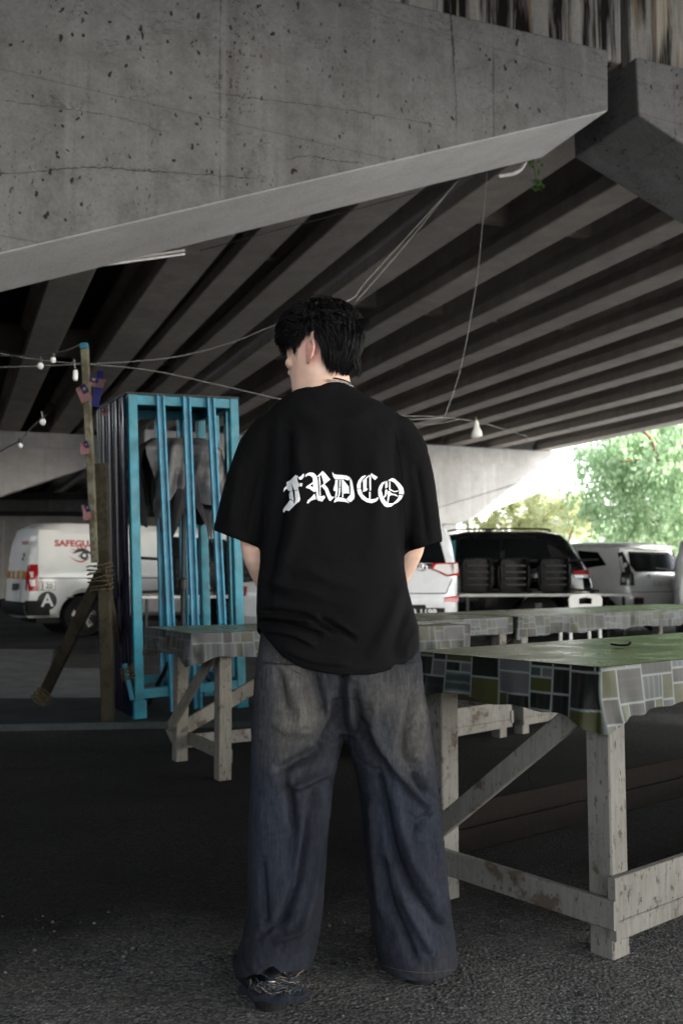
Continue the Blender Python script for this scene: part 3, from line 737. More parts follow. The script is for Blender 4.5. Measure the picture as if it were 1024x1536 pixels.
# covered fan on its stand inside the cage
cr = cage.matrix_basis @ Vector((0, 0, 0))
Mc = Matrix.Translation(Vector((cg.x, cg.y, PL))) @ Matrix.Rotation(CA, 4, 'Z')
ctr = Mc @ Vector((.40, .36, 0))
fan = thing('covered_stand', 'silver and black tarpaulin draped over a pole on a tripod inside the cage', 'stand', (ctr.x, ctr.y, PL), 0)
m = MB(); m.tube([(0.03, 0, .42), (.03, 0, 1.9)], .016, 8); m.lathe([(.0, .88), (.032, .88), (.034, .9), (.034, .97), (.0, .99)], 10, (.03, 0, 0)); m.build('pole', M['black_metal'], fan)
for a in (.5, 2.6, 4.7):
    m = MB(); m.bar((.03+.03*math.cos(a), .03*math.sin(a), .5), (.03+.33*math.cos(a), .3*math.sin(a), .012), .02, .028); m.build('leg', M['black_metal'], fan)
m = MB(); m.lathe([(.0, .50), (.12, .5), (.12, .53), (.05, .56), (.0, .56)], 16, (.03, 0, 0)); m.build('tray', M['black_metal'], fan)
def drape(name, mat, a0, a1, zt, zb, r0, seed, amp=.05):
    m = MB(); n = 90; rows = 34; rings = []
    for k in range(rows+1):
        t = k/rows; rg = []
        for i in range(n+1):
            a = a0+(a1-a0)*i/n
            f = noise.noise(Vector((a*1.9, t*.9, seed))) + .6*noise.noise(Vector((a*4.6+t*1.2, t*1.7, seed+2)))
            sq = 1/max(abs(math.cos(a)), abs(math.sin(a)))**.72
            r = r0*sq*(.25+.75*min(1, t*6)**.5) + amp*f*min(1, t*2.5)
            drop = zb(a)
            z = zt - .03*min(1, t*6)-(zt-drop)*max(0, t-.06)/.94
            rg.append((r*math.cos(a)*1.22, r*math.sin(a)*.9, z))
        rings.append(rg)
    m.loft(rings, cap0=False, cap1=False, closed=False); return m.build(name, mat, fan, smooth=180)
drape('cover', M['tarp'], -2.25, .95, 2.04, lambda a: 1.60-.15*max(0, 1-abs(a+1.75)/.22)-.22*max(0, 1-abs(a+1.95)/.25)+.08*math.sin(a*3), .25, 3.3, .10)
drape('cover_flap', M['tarp_dark'], .95, 4.04, 2.04, lambda a: 1.52+.1*math.sin(a*4)-.1*math.exp(-((a-4.0)/.2)**2), .25, 8.1, .06)
drape('cover_lining', M['tarp_dark'], -2.0, .8, 1.9, lambda a: 1.42+.14*math.sin(a*5+1)-.12*math.exp(-((a+.2)/.25)**2), .2, 5.1, .05)
# ------------------------------------------------------------------ propped timber post with flags
p0, p1 = at(163, 1057, 6.85), at(127, 518, 6.75)
p0.z = PL
post = thing('timber_post', 'leaning bare timber post lashed to two slanting props beside the cage', 'post', p0)
def wpart(name, mat, a, b, w, h, up=(0, 1, 0)):
    m = MB(); m.bar(Vector(a), Vector(b), w, h, up=up, b2=.006)
    m.v = [tuple(Vector(v)-p0) for v in m.v]; return m.build(name, mat, post)
mid = p0.lerp(p1, .68)
wpart('pole', M['wood_yellow'], p0.lerp(p1, .42)+Vector((-.02, -.0, 0)), p1, .05, .05)
wpart('pole', M['wood_dark'], p0, p0.lerp(p1, .685)+Vector((.055, .045, 0)), .085, .06)
wpart('prop', M['wood_dark'], at(152, 862, 6.75), Vector((*gnd(62, 1054, PL).xy, PL+.02)), .085, .05)
wpart('prop', M['wood_dark'], at(156, 852, 6.7), Vector((*gnd(200, 1060, PL).xy, PL+.02)), .03, .05)
wpart('tape', M['teal_tape'], at(126, 516, 6.735), at(127, 523, 6.735), .054, .054)
q0, q1 = at(183, 978, 6.69), at(199, 1050, 6.67)
wpart('sleeve', M['teal_tape'], q0.lerp(q1, .25), q1, .026, .04)
def lash(c, r, hh, turns, seed, d=Vector((0, 0, 1))):
    rnd = random.Random(seed); m = MB(); pts = []
    d = Vector(d).normalized(); s = d.orthogonal().normalized(); u = d.cross(s)
    for i in range(turns*10+1):
        a = 2*math.pi*i/10; pts.append(c + d*(hh*(i/(turns*10)-.5) + rnd.uniform(-.008, .008)) + (s*math.cos(a)+u*math.sin(a))*(r*rnd.uniform(.94, 1.08)))
    m.tube(pts, .0045, 5); m.v = [tuple(Vector(v)-p0) for v in m.v]; m.build('rope_lashing', M['rope'], post, smooth=180)
lash(at(151, 866, 6.78), .085, .2, 7, 1, (p1-p0)); lash(at(63, 1046, 6.9), .06, .09, 5, 2, (.5, 0, .6)); lash(at(192, 1010, 6.68), .045, .1, 5, 3, (-.2, 0, 1))
def flag(px, py, w, h, ang, label, Y=6.6, plain_blue=False, curl=.02, flip=1):
    o = at(px, py, Y); f = thing('small_flag', label, 'flag', o, 0, 'little flags on the post')
    ca, sa = math.cos(ang), math.sin(ang)
    def P(s, t, off=0): 
        yy = curl*math.sin(s*3.4+t)*1.2 + off
        x, z = s*w*flip, -t*h - .25*h*math.sin(s*2)*0
        return (x*ca - z*sa, yy, x*sa + z*ca)
    def patch(s0, s1, t0, t1, mb, mi, off=0):
        n = 6; mb.loft([[P(s0+(s1-s0)*i/n, t0, off), P(s0+(s1-s0)*i/n, t1, off), P(s0+(s1-s0)*i/n, t1, off+.002), P(s0+(s1-s0)*i/n, t0, off+.002)] for i in range(n+1)], mi)
    m = MB()
    if plain_blue:
        patch(0, 1, 0, 1, m, 2)
    else:
        for k in range(14): patch(.0 if k > 7 else .5, 1, k/14, (k+1)/14-.004, m, k % 2)
        patch(0, .49, 0, .56, m, 2); patch(.15, .3, .15, .4, m, 3, -.004)
    m.build('cloth', [M['red'], M['white_cloth'], M['blue'], M['yellow']], f)
    return f
flag(127, 575, .12, .075, R(-62), 'striped red and white flag with blue corner drooping across the post')
flag(135, 563, .115, .065, R(-14), 'striped flag with blue corner flying out from the post', curl=.03)
flag(156, 556, .26, .05, R(-97), 'long dark blue pennant hanging by the corrugated sheet', Y=6.8, plain_blue=True)
flag(131, 661, .09, .055, R(-80), 'faded red striped flag hanging halfway down the post')
flag(132, 755, .11, .05, R(-75), 'tattered red striped flag lowest on the post', Y=6.7)
flag(150, 612, .06, .05, R(10), 'small crumpled striped flag at the cage corner below the pennant', Y=6.75)
# ------------------------------------------------------------------ wires, bulbs, bag, tube
def wire(pts, r, mat, label, n=8):
    m = MB(); m.tube(spline([at(*p) for p in pts], n), r*.62, 5)
    return tag(m.build('hanging_wire', mat, smooth=180), label, 'wire', 'wires strung under the overpass')
wire([(-60, 552, 7.0), (60, 549, 6.9), (215, 541, 6.8), (290, 530, 6.8), (350, 513, 6.7), (412, 488, 6.6), (520, 452, 6.5), (560, 410, 7.4), (690, 268, 9.9)], .0055, M['wire'], 'pale wire sagging from the post up behind the head to the pier cap')
wire([(-60, 518, 7.0), (60, 540, 6.9), (215, 554, 6.8), (330, 578, 6.8), (430, 601, 6.8), (560, 628, 7.2), (665, 627, 8.0)], .0055, M['wire'], 'pale wire running down behind the shoulder')
wire([(730, 258, 9.9), (726, 300, 9.6), (717, 400, 8.9), (703, 490, 8.7), (687, 565, 8.4), (666, 626, 8.0)], .006, M['wire'], 'single pale wire hanging in a long curve from the cap tip')
wire([(686, 270, 9.9), (640, 328, 9.3), (590, 388, 8.6), (534, 452, 8.2)], .006, M['wire'], 'pale wire slanting from the bright soffit down behind the hair')
wire([(560, 618, 7.6), (610, 624, 7.8), (650, 625, 8.0), (720, 634, 8.6), (790, 655, 9.5)], .005, M['wire'], 'thin wire carrying the white bag above the parked cars')
wire([(590, 630, 7.8), (640, 637, 7.9), (690, 629, 8.0)], .005, M['wire'], 'short slack wire just above the shoulder')
wire([(300, 376, 9.3), (420, 344, 9.5), (520, 318, 9.7), (640, 284, 9.8), (705, 266, 9.9)], .006, M['wire_dark'], 'dark cable clipped along the far edge of the slanting soffit')
def bulb_string(pts, bulbs, label):
    a = at(*pts[0]); s = thing('string_light', label, 'string light', a, 0, 'strings of bulbs by the post')
    m = MB(); m.tube([Vector(q)-a for q in spline([at(*p) for p in pts], 6)], .005, 5); m.build('cable', M['wire_dark'], s, smooth=180)
    for px, py, Y, h, r in bulbs:
        c = at(px, py, Y)-a; m = MB(); m.ball((c.x, c.y, c.z), (r, r, r*1.12), 14, 10); b = m.build('bulb', M['bulb'], s, smooth=180)
        m = MB(); m.lathe([(.0, r*.85), (.014, r*.85), (.016, r*.85+.03), (.006, r*.85+.035), (.006, h), (.0, h)], 10, tuple(c)); m.build('socket', M['wire_dark'], b)
bulb_string([(-40, 532, 6.8), (30, 534, 6.75), (80, 530, 6.7), (104, 524, 6.7), (126, 514, 6.72)], [(61, 549, 6.7, .07, .022), (80, 540, 6.7, .05, .02)], 'dark cable with two round bulbs strung to the top of the post')
bulb_string([(-30, 694, 6.9), (10, 672, 6.9), (31, 660, 6.9), (48, 641, 6.95), (70, 622, 7.0)], [(31, 668, 6.9, .045, .018)], 'dark cable rising past a single small bulb under the far pier cap')
def pendant(px, py, Y, top, label, tube=False):
    c = at(px, py, Y); s = thing('hanging_bulb', label, 'bulb', c, 0, 'loose hanging bulbs')
    m = MB()
    if tube: m.loft([[(.017*f*math.cos(2*math.pi*j/12), .017*f*math.sin(2*math.pi*j/12), z) for j in range(12)] for f, z in ((.4, -.038), (.85, -.034), (1, -.024), (1, .026), (.8, .034), (.35, .038))])
    else: m.ball((0, 0, 0), (.021, .021, .024), 14, 10)
    m.build('glass', M['bulb'], s, smooth=60)
    m = MB(); m.tube([(0, 0, .03), (-.006, 0, .06), (-.012, 0, top)], .0045, 5); m.build('lead', M['wire'], s)
pendant(113.5, 563, 6.7, .11, 'elongated white bulb hanging just beside the post', True)
pendant(64.5, 633, 6.8, .075, 'round white bulb dangling in front of the far pier cap')
a, b = at(160, 397, 9.0), at(277, 381, 9.4)
tl = thing('tube_light', 'thin white fluorescent tube fixed under the slanting pier cap', 'lamp', a)
m = MB(); m.tube([Vector((0, 0, 0)), b-a], .011, 10); m.build('tube', M['tube'], tl, smooth=60)
m = MB(); m.bar(Vector((0, .0, .024)), b-a+Vector((0, 0, .035)), .03, .02); m.build('batten', M['white_plastic'], tl)
o = at(714, 630, 8.5); m = MB(); rings = []
for z, r in ((0, .008), (-.02, .016), (-.07, .028), (-.11, .045), (-.145, .05), (-.155, .03), (-.158, .005)):
    rings.append([(r*math.cos(t)*(1+.25*noise.noise(Vector((math.cos(t)*2, math.sin(t)*2, z*20)))), .7*r*math.sin(t), z+.12*abs(r)*math.cos(t)) for t in [2*math.pi*j/20 for j in range(20)]])
m.loft(rings); m.tube([(0, 0, 0), (0, 0, .03)], .003, 4)
bg_ = m.build('plastic_bag', M['bag'], smooth=180); bg_.location = o
tag(bg_, 'knotted white plastic bag hanging from a thin wire above the cars', 'bag')
# ------------------------------------------------------------------ trestle with black chairs lying on it, near the cars
def lying_table(label, a, b, z=.75):
    d = b-a; L = d.length; t = thing('folding_table', label, 'table', (a.x, a.y, 0), math.atan2(d.y, d.x), 'white tables near the cars')
    m = MB(); m.box((0, 0, z-.045), (L, .75, z)); bevel_obj(m.build('tabletop', M['board'], t), .008)
    for x in (.15, L-.15):
        for y in (.06, .69):
            m = MB(); m.bar((x, y, 0), (x, y, z-.046), .04, .04, up=(0, 1, 0)); m.build('leg', M['black_metal'], t)
    return t
lt1 = lying_table('white-topped table in front of the black vehicle', at(688, 893, 15.4), at(950, 893, 15.8)); 
lt2 = lying_table('white-topped table seen through the cage bars', at(205, 893, 14.0), at(402, 891, 14.6))
def chair(name, label, loc, rz, group):
    c = thing(name, label, 'chair', loc, rz, group)
    # lies on its back: local x runs from the backrest top to the feet, z is up
    def shell(pts, w, t, nm, taper=1.0):
        m = MB(); rings = []
        for i, (x, z) in enumerate(pts):
            k = i/(len(pts)-1); ww = w*(taper+(1-taper)*k)
            rings.append([(x, -ww, z), (x, -ww*.6, z-t*.8), (x, 0, z-t), (x, ww*.6, z-t*.8), (x, ww, z), (x, ww, z+.02), (x, ww*.6, z-t*.8+.02), (x, 0, z-t+.02), (x, -ww*.6, z-t*.8+.02), (x, -ww, z+.02)])
        m.loft(rings); return m.build(nm, M['black_plastic'], c, smooth=50)
    shell([(-.06, .07), (-.03, .03), (.15, .03), (.34, .05), (.47, .1)], .26, .004, 'backrest', .97)
    rim = [(-.05, -.2), (-.07, -.12), (-.075, 0), (-.07, .12), (-.05, .2), (.0, .262), (.2, .275), (.42, .27)]
    rim = rim + [(.43, 0), (.42, -.27), (.2, -.275), (.0, -.262), (-.05, -.2)]
    m = MB(); m.tube([(x, y, .02) for x, y in rim], .016, 6); m.build('back_rim', M['black_gloss'], c, smooth=180)
    for y in (-.15, -.05, .05, .15):
        m = MB(); m.bar((.03, y, .008), (.38, y, .018), .028, .014); m.build('back_rib', M['black_gloss'], c)
    m = MB(); rings = []
    for x, z, w in ((.44, .08, .25), (.47, .30, .27), (.49, .52, .27), (.5, .56, .24)):
        rings.append([(x-.03, -w, z), (x+.02, -w*.5, z), (x+.02, w*.5, z), (x-.03, w, z), (x+.0, w, z+.004), (x+.045, w*.5, z+.004), (x+.045, -w*.5, z+.004), (x+.0, -w, z+.004)])
    m.loft(rings); m.build('seat', M['black_plastic'], c, smooth=50)
    for y in (-.23, .23):
        for z0, z1 in ((.10, .05), (.52, .57)):
            m = MB(); m.bar((.48, y, z0), (.92, y*1.1, z1), .035, .045); m.build('leg', M['black_plastic'], c)
        m = MB(); m.bar((.2, y*1.08, .27), (.48, y*1.08, .28), .05, .03); m.bar((.2, y*1.08, .06), (.2, y*1.08, .27), .035, .04); m.build('armrest', M['black_plastic'], c)
    return c
def drop_chairs(tb, z, xs, labels):
    Mt = XF[tb.name]
    for x, y, rz, dz, lb in xs:
        p = Mt @ Vector((x, y-.3, z+.29)); c_ = chair('plastic_chair', labels[lb], p, tb.rotation_euler.z+(rz if abs(rz) < 1 else 0), 'black plastic chairs tipped over on the white tables'); c_.rotation_euler.x = R(-90)
        if abs(rz) > 1: c_.scale.x = -1
drop_chairs(lt1, .752, [(.12, .37, .0, 0, 0), (.74, .38, .06, .0, 1), (1.40, .40, -.05, 0, 2)], ['black plastic chair lying at the silver car end of the white table', 'black plastic chair lying in the middle of the white table by the black vehicle', 'black plastic chair lying with its legs towards the white hatchback'])
drop_chairs(lt2, .752, [(.95, .38, math.pi, 0, 0), (1.7, .38, math.pi, 0, 1)], ['black plastic chair tipped on its back, legs jutting out at the cage post side', 'black plastic chair tipped on its back next to the elbow of the person'])
# upright white chair behind the far table
wc = thing('white_chair', 'white plastic chair with a slot in its back, standing behind the far table', 'chair', at(878, 930, 13.2).xy.to_3d(), R(8))
m = MB(); W2 = .235; pts = [(-.2, .45), (-.225, .6), (-.235, .72), (-.2, .785), (0, .80), (.2, .785), (.235, .72), (.225, .6), (.2, .45)]
hole = [(-.09, .66), (-.09, .735), (.0, .75), (.09, .735), (.09, .66)]
bm = bmesh.new()
bv = [bm.verts.new((x, 0, z)) for x, z in pts]; hv = [bm.verts.new((x, 0, z)) for x, z in hole]
es = [bm.edges.new((bv[i], bv[(i+1) % len(bv)])) for i in range(len(bv))] + [bm.edges.new((hv[i], hv[(i+1) % len(hv)])) for i in range(len(hv))]
bmesh.ops.triangle_fill(bm, edges=es, use_beauty=True)
r_ = bmesh.ops.extrude_face_region(bm, geom=bm.faces[:]); bmesh.ops.translate(bm, verts=[v for v in r_['geom'] if isinstance(v, bmesh.types.BMVert)], vec=(0, .02, 0))
bmesh.ops.recalc_face_normals(bm, faces=bm.faces); me = bpy.data.meshes.new('backrest'); bm.to_mesh(me); bm.free(); link('backrest', me, M['white_plastic'], wc)
m = MB(); m.box((-.24, -.0, .42), (.24, .44, .449)); bevel_obj(m.build('seat', M['white_plastic'], wc), .01)
for x in (-.21, .21):
    for y in (.03, .4):
        m = MB(); m.bar((x, y, 0), (x*.95, y, .42), .04, .04, up=(0, 1, 0)); m.build('leg', M['white_plastic'], wc)
# ------------------------------------------------------------------ vehicles
def arc(cx, cz, r, a0, a1, n=12): return [(cx+r*math.cos(R(a0+(a1-a0)*i/n)), cz+r*math.sin(R(a0+(a1-a0)*i/n))) for i in range(n+1)]
class Car:
    """Shell pulled from a side outline: x runs forward from the rear bumper, z up, half width w(x, z)."""
    def __init__(s, name, label, loc, rz, outline, w, paint, wheels, rad, r=.06, crown=.03, cat='car', group='vehicles parked beyond the tables', sill=.3, wr=None):
        s.root = thing(name, label, cat, loc, rz, group); s.w = w; s.r = r; s.crown = crown
        pts = []
        zb = sill
        arch = wr or rad*1.17
        base = [(outline[-1][0]-.02, zb)]
        for cx in sorted(wheels, reverse=True):
            h = rad; dz = zb-h; half = math.degrees(math.asin(max(-.95, min(.95, dz/arch))))
            base += arc(cx, h, arch, half, 180-half, 14)
        base += [(outline[0][0]+.02, zb)]
        s.rearw = outline; s.poly = [Vector((x, 0, z)) for x, z in outline+base]
        bm = bmesh.new(); vs = [bm.verts.new(p) for p in s.poly]; bm.faces.new(vs)
        ins = bmesh.ops.inset_region(bm, faces=bm.faces[:], thickness=r*.3, use_even_offset=True)
        xs = [p.x for p in s.poly]; zs = [p.z for p in s.poly]
        s._grid(bm, min(xs), max(xs), min(zs), max(zs), .14)
        segs = [(s.poly[i], s.poly[(i+1) % len(s.poly)]) for i in range(len(s.poly))]; s.segs = segs
        nb = len(outline)-1
        bnd = [e for e in bm.edges if len(e.link_faces) == 1]
        m = MB(); idx = {v: i for i, v in enumerate(bm.verts)}; bm.verts.index_update()
        V = [(v.co.x, v.co.z) for v in bm.verts]; Fc = [[v.index for v in f.verts] for f in bm.faces]
        Y = [w(x, z)-s.drop(x, z) for x, z in V]
        for sg in (1, -1): m.add([(x, sg*y, z) for (x, z), y in zip(V, Y)], Fc)
        K = 10
        for e in bnd:
            a, b = e.verts[0].index, e.verts[1].index
            mx, mz = (V[a][0]+V[b][0])/2, (V[a][1]+V[b][1])/2
            under = mz < zb+.012 or any(math.hypot(mx-c, mz-rad) < arch*1.03 for c in wheels)
            rows = []
            for k in range(K+1):
                f = 1-2*k/K; row = []
                for i in (a, b):
                    x, z = V[i]; y = Y[i]*f; c = 0 if under else crown*(1-f*f)
                    nx, nz = s.nrm(x, z); row.append((x+nx*c, y, z+nz*c))
                rows.append(row)
            m.loft(rows, 1 if under else 0, False, False, False)
        bm.free()
        o = m.build('body', [paint, M['trim']], s.root, weld=True); s.body = o
        for p in o.data.polygons: p.use_smooth = True
        o.data.set_sharp_from_angle(angle=R(38))
        for cx in wheels:
            for sg in (1, -1): s.wheel(cx, sg*(w(cx, rad)-.12), rad, sg)
        m = MB(); m.box((min(xs)+.25, -w(1, .5)+.3, sill-.1), (max(xs)-.25, w(1, .5)-.3, sill+.1)); m.build('underbody', M['trim'], s.root)
    def _grid(s, bm, x0, x1, z0, z1, st):
        for ax, a, b in ((0, x0, x1), (2, z0, z1)):
            c = a+st/2
            while c < b:
                co = [0, 0, 0]; no = [0, 0, 0]; co[ax] = c; no[ax] = 1
                bmesh.ops.bisect_plane(bm, geom=bm.verts[:]+bm.edges[:]+bm.faces[:], plane_co=co, plane_no=no); c += st
    def dist(s, x, z):
        best = 9
        for a, b in s.segs:
            dx, dz = b.x-a.x, b.z-a.z; L = dx*dx+dz*dz
            t = max(0, min(1, ((x-a.x)*dx+(z-a.z)*dz)/L)) if L else 0
            best = min(best, math.hypot(x-a.x-t*dx, z-a.z-t*dz))
        return best
    def drop(s, x, z):
        d = min(s.dist(x, z), s.r); return s.r-math.sqrt(max(0, s.r**2-(s.r-d)**2))
    def nrm(s, x, z):
        best, n = 9, (0, 1)
        nn = [0, 0]
        for a, b in s.segs:
            dx, dz = b.x-a.x, b.z-a.z; L = math.hypot(dx, dz)
            if L < 1e-6: continue
            t = max(0, min(1, ((x-a.x)*dx+(z-a.z)*dz)/L**2)); d = math.hypot(x-a.x-t*dx, z-a.z-t*dz)
            w = 1/(d*d+1e-5); nn[0] += dz/L*w*L; nn[1] += -dx/L*w*L
        q = math.hypot(*nn) or 1
        n = (nn[0]/q, nn[1]/q)
        return n if s.out > 0 else (-n[0], -n[1])
    out = -1
    def wheel(s, cx, y, rad, sg):
        wd = .2; wl = MB(); o_ = .5*wd
        k = lambda d: y+sg*d
        wl.lathe([(rad*.62, k(-o_)), (rad*.93, k(-o_)), (rad, k(-o_*.7)), (rad, k(o_*.7)), (rad*.94, k(o_)), (rad*.66, k(o_*.96)), (rad*.62, k(o_*.8))], 32, (cx, 0, rad), 'y')
        t = wl.build('wheel', M['tyre'], s.root, smooth=40)
        m = MB(); m.lathe([(rad*.66, k(o_*.97)), (rad*.62, k(o_*.97)), (rad*.58, k(o_*.5)), (rad*.2, k(o_*.35)), (0.001, k(o_*.35))], 32, (cx, 0, rad), 'y', 1)
        for i in range(5):
            a = 2*math.pi*i/5+.3; d = Vector((math.cos(a), 0, math.sin(a))); n = Vector((-math.sin(a), 0, math.cos(a)))
            c = Vector((cx, k(o_*.62), rad))
            q = [c+d*rad*.08+n*rad*.12, c+d*rad*.6+n*rad*.15, c+d*rad*.6-n*rad*.15, c+d*rad*.08-n*rad*.12]; e = Vector((0, sg*.035, 0))
            m.loft([[v for v in q], [v+e for v in q]])
        m.lathe([(.001, k(o_*.55)), (rad*.16, k(o_*.55)), (rad*.14, k(o_*1.02)), (.001, k(o_*1.04))], 16, (cx, 0, rad), 'y')
        m.build('rim', [M['rim'], M['trim']], t, smooth=40)
    def side(s, name, poly, mat, sg, off=.006, parent=None, st=.12, thick=.004):
        bm = bmesh.new(); bm.faces.new([bm.verts.new((x, 0, z)) for x, z in poly])
        xs = [p[0] for p in poly]; zs = [p[1] for p in poly]; s._grid(bm, min(xs), max(xs), min(zs), max(zs), st)
        for v in bm.verts: v.co.y = sg*(s.w(v.co.x, v.co.z)-s.drop(v.co.x, v.co.z)+off)
        bmesh.ops.recalc_face_normals(bm, faces=bm.faces)
        if sum(f.normal.y*f.calc_area() for f in bm.faces)*sg < 0: bmesh.ops.reverse_faces(bm, faces=bm.faces)
        me = bpy.data.meshes.new(name); bm.to_mesh(me); bm.free()
        for p in me.polygons: p.use_smooth = True
        return link(name, me, mat, parent or s.root)
    def xr(s, y, z):      # rear surface
        hit = None
        for a, b in s.segs:
            if (a.z-z)*(b.z-z) <= 0 and abs(a.z-b.z) > 1e-6:
                t = (z-a.z)/(b.z-a.z); x = a.x+t*(b.x-a.x); hit = x if hit is None else min(hit, x)
        hit = hit if hit is not None else 0
        yy = s.w(hit+.05, z)-s.r; f = min(1, abs(y)/yy)
        ex = 0
        if abs(y) > yy: q = min((abs(y)-yy)/s.r, 1); ex = s.r*.3*q*q
        nx = abs(s.nrm(hit, z)[0])
        return hit-s.crown*(1-f*f)*.97/max(nx, .45)+ex*.6
    def rear(s, name, poly, mat, off=.008, parent=None, st=.08, depth=0.0):
        bm = bmesh.new(); bm.faces.new([bm.verts.new((0, y, z)) for y, z in poly])
        ys = [p[0] for p in poly]; zs = [p[1] for p in poly]
        for ax, a, b in ((1, min(ys), max(ys)), (2, min(zs), max(zs))):
            c = a+st/2
            while c < b:
                co = [0, 0, 0]; no = [0, 0, 0]; co[ax] = c; no[ax] = 1
                bmesh.ops.bisect_plane(bm, geom=bm.verts[:]+bm.edges[:]+bm.faces[:], plane_co=co, plane_no=no); c += st
        for v in bm.verts: v.co.x = s.xr(v.co.y, v.co.z)-off
        bmesh.ops.recalc_face_normals(bm, faces=bm.faces)
        if sum(f.normal.x*f.calc_area() for f in bm.faces) > 0: bmesh.ops.reverse_faces(bm, faces=bm.faces)
        if depth:
            r = bmesh.ops.extrude_face_region(bm, geom=bm.faces[:]); bmesh.ops.translate(bm, verts=[v for v in r['geom'] if isinstance(v, bmesh.types.BMVert)], vec=(-depth, 0, 0))
            bmesh.ops.recalc_face_normals(bm, faces=bm.faces)
        me = bpy.data.meshes.new(name); bm.to_mesh(me); bm.free()
        for p in me.polygons: p.use_smooth = True
        if depth: me.set_sharp_from_angle(angle=R(40))
        return link(name, me, mat, parent or s.root)
def tumble(w0, belt, k, roundx=None, L=4.5):
    def w(x, z):
        a = w0 - (max(0, z-belt)*k) - max(0, .55-z)*.08
        e = min(x, L-x); a -= .10*max(0, 1-e/.35)**2 if e < .35 else 0
        return a
    return w
# ---- security van
vc = gnd(43, 958); vrz = R(31)
outl = [(.06, .36), (.0, .46), (.0, .62), (.02, 1.05), (.1, 1.6), (.17, 1.82), (.32, 1.9), (.8, 1.925), (3.3, 1.9), (3.75, 1.8), (4.4, 1.15), (4.62, 1.0), (4.7, .8), (4.7, .45), (4.62, .34)]
van = Car('van', 'white security van with red lettering and an eye emblem, parked behind the cage', (0, 0, 0), vrz, outl, tumble(.86, 1.0, .13, L=4.7), M['van_white'], [.98, 3.62], .345, .1, .035, 'van', sill=.33)
vo = Matrix.Rotation(vrz, 3, 'Z') @ Vector((.05, -.86, 0)); van.root.location = (vc.x-vo.x, vc.y-vo.y, 0)
van.side('side_panel', [(.2, 1.2), (.2, 1.74), (2.2, 1.74), (2.2, 1.2)], M['van_white'], -1, .006)
van.side('side_panel', [(2.3, 1.17), (2.3, 1.74), (3.6, 1.7), (3.9, 1.2)], M['glass'], -1, .006)
m = MB()
for z in (.99, .985): pass
van.side('body_line', [(.2, .985), (.2, 1.0), (4.3, 1.0), (4.3, .985)], M['trim'], -1, .003, thick=0)
van.side('bumper', [(.03, .37), (.01, .62), (.36, .62), (.40, .37)], M['trim'], -1, .014)
van.rear('bumper', [(-.8, .37), (-.8, .60), (.8, .60), (.8, .37)], M['trim'], .02, depth=.03)
van.side('tail_lamp', [(.06, .78), (.03, 1.0), (.08, 1.22), (.19, 1.22), (.20, .78)], M['lamp_red'], -1, .012)
van.side('tail_lamp', [(.08, .86), (.06, .97), (.15, .97), (.15, .86)], M['lamp_clear'], -1, .018)
van.side('tail_lamp', [(.08, 1.0), (.06, 1.1), (.12, 1.1), (.12, 1.0)], M['lamp_clear'], -1, .018)
van.rear('tail_lamp', [(-.83, .78), (-.83, 1.22), (-.76, 1.2), (-.76, .8)], M['lamp_red'], .012)
van.side('fuel_flap', [(.66, .66), (.66, .67), (4, .67), (4, .66)], M['trim'], -1, .002)
# arch lip
van.side('arch_lip', arc(.98, .345, .5, 165, 15, 16)+arc(.98, .345, .47, 15, 165, 16), M['van_white'], -1, .02)
def on_side(car, name, body, size, x, z, mat, bold=.0, sx=1.0, sg=-1, off=.012):
    y = sg*(car.w(x, z)-car.drop(x, z)+off)
    tilt = math.atan2(car.w(x, z-.1)-car.w(x, z+.1), .2)
    return text_obj(name, body, size, mat, car.root, (x, y, z), (math.pi/2-tilt, 0, 0), .001, bold, sx)
on_side(van, 'lettering', 'SAFEGUARDS', .145, .96, 1.575, M['red_paint'], .006, 1.13)
on_side(van, 'lettering', 'J 20', .12, .34, .86, M['black_paint'], .002)
m_ = .012
def sd(poly, mat, name='emblem', off=.011): return van.side(name, poly, mat, -1, off, st=.2)
fr = lambda x0, x1, z0, z1, t: [[(x0, z0), (x0, z0+t), (x1, z0+t), (x1, z0)], [(x0, z1-t), (x0, z1), (x1, z1), (x1, z1-t)], [(x0, z0+t), (x0, z1-t), (x0+t, z1-t), (x0+t, z0+t)], [(x1-t, z0+t), (x1-t, z1-t), (x1, z1-t), (x1, z0+t)]]
for q in fr(.205, .475, .79, .93, .007): sd(q, M['black_paint'], 'plate_border', .009)
sd(arc(.345, .615, .158, 0, 350, 35), M['black_paint'], 'round_badge', .009)
on_side(van, 'lettering', 'A', .29, .345, .615, M['white_paint'], .006, 1.0, off=.016)
# eye emblem
ex, ez = .93, 1.385
_sd = sd
sd = lambda poly, mat, name='emblem', off=.011: _sd([(ex+(x-ex)*.86, ez+(z-ez)*.8) for x, z in poly], mat, name, off)
def crescent(x0, x1, z, up, t, n=12):
    a = [(x0+(x1-x0)*i/n, z+up*math.sin(math.pi*i/n)) for i in range(n+1)]
    b = [(x0+(x1-x0)*i/n, z+(up-t*math.copysign(1, up))*math.sin(math.pi*i/n)) for i in range(n, -1, -1)]
    return [p for i, p in enumerate(a+b) if i not in (n+1, 2*n+1)]
sd(crescent(ex-.27, ex+.2, ez-.02, -.14, .035), M['red_paint'])
sd([(ex-.2, ez+.02), (ex-.1, ez+.12), (ex+.02, ez+.15), (ex+.12, ez+.1), (ex+.3, ez-.05), (ex+.18, ez+.0), (ex+.06, ez+.06), (ex-.04, ez+.065), (ex-.12, ez+.04)], M['black_paint'])
sd(arc(ex+.04, ez-.02, .085, 0, 345, 24), M['black_paint']); sd(arc(ex+.04, ez-.01, .038, 0, 340, 16), M['van_white'], off=.015)
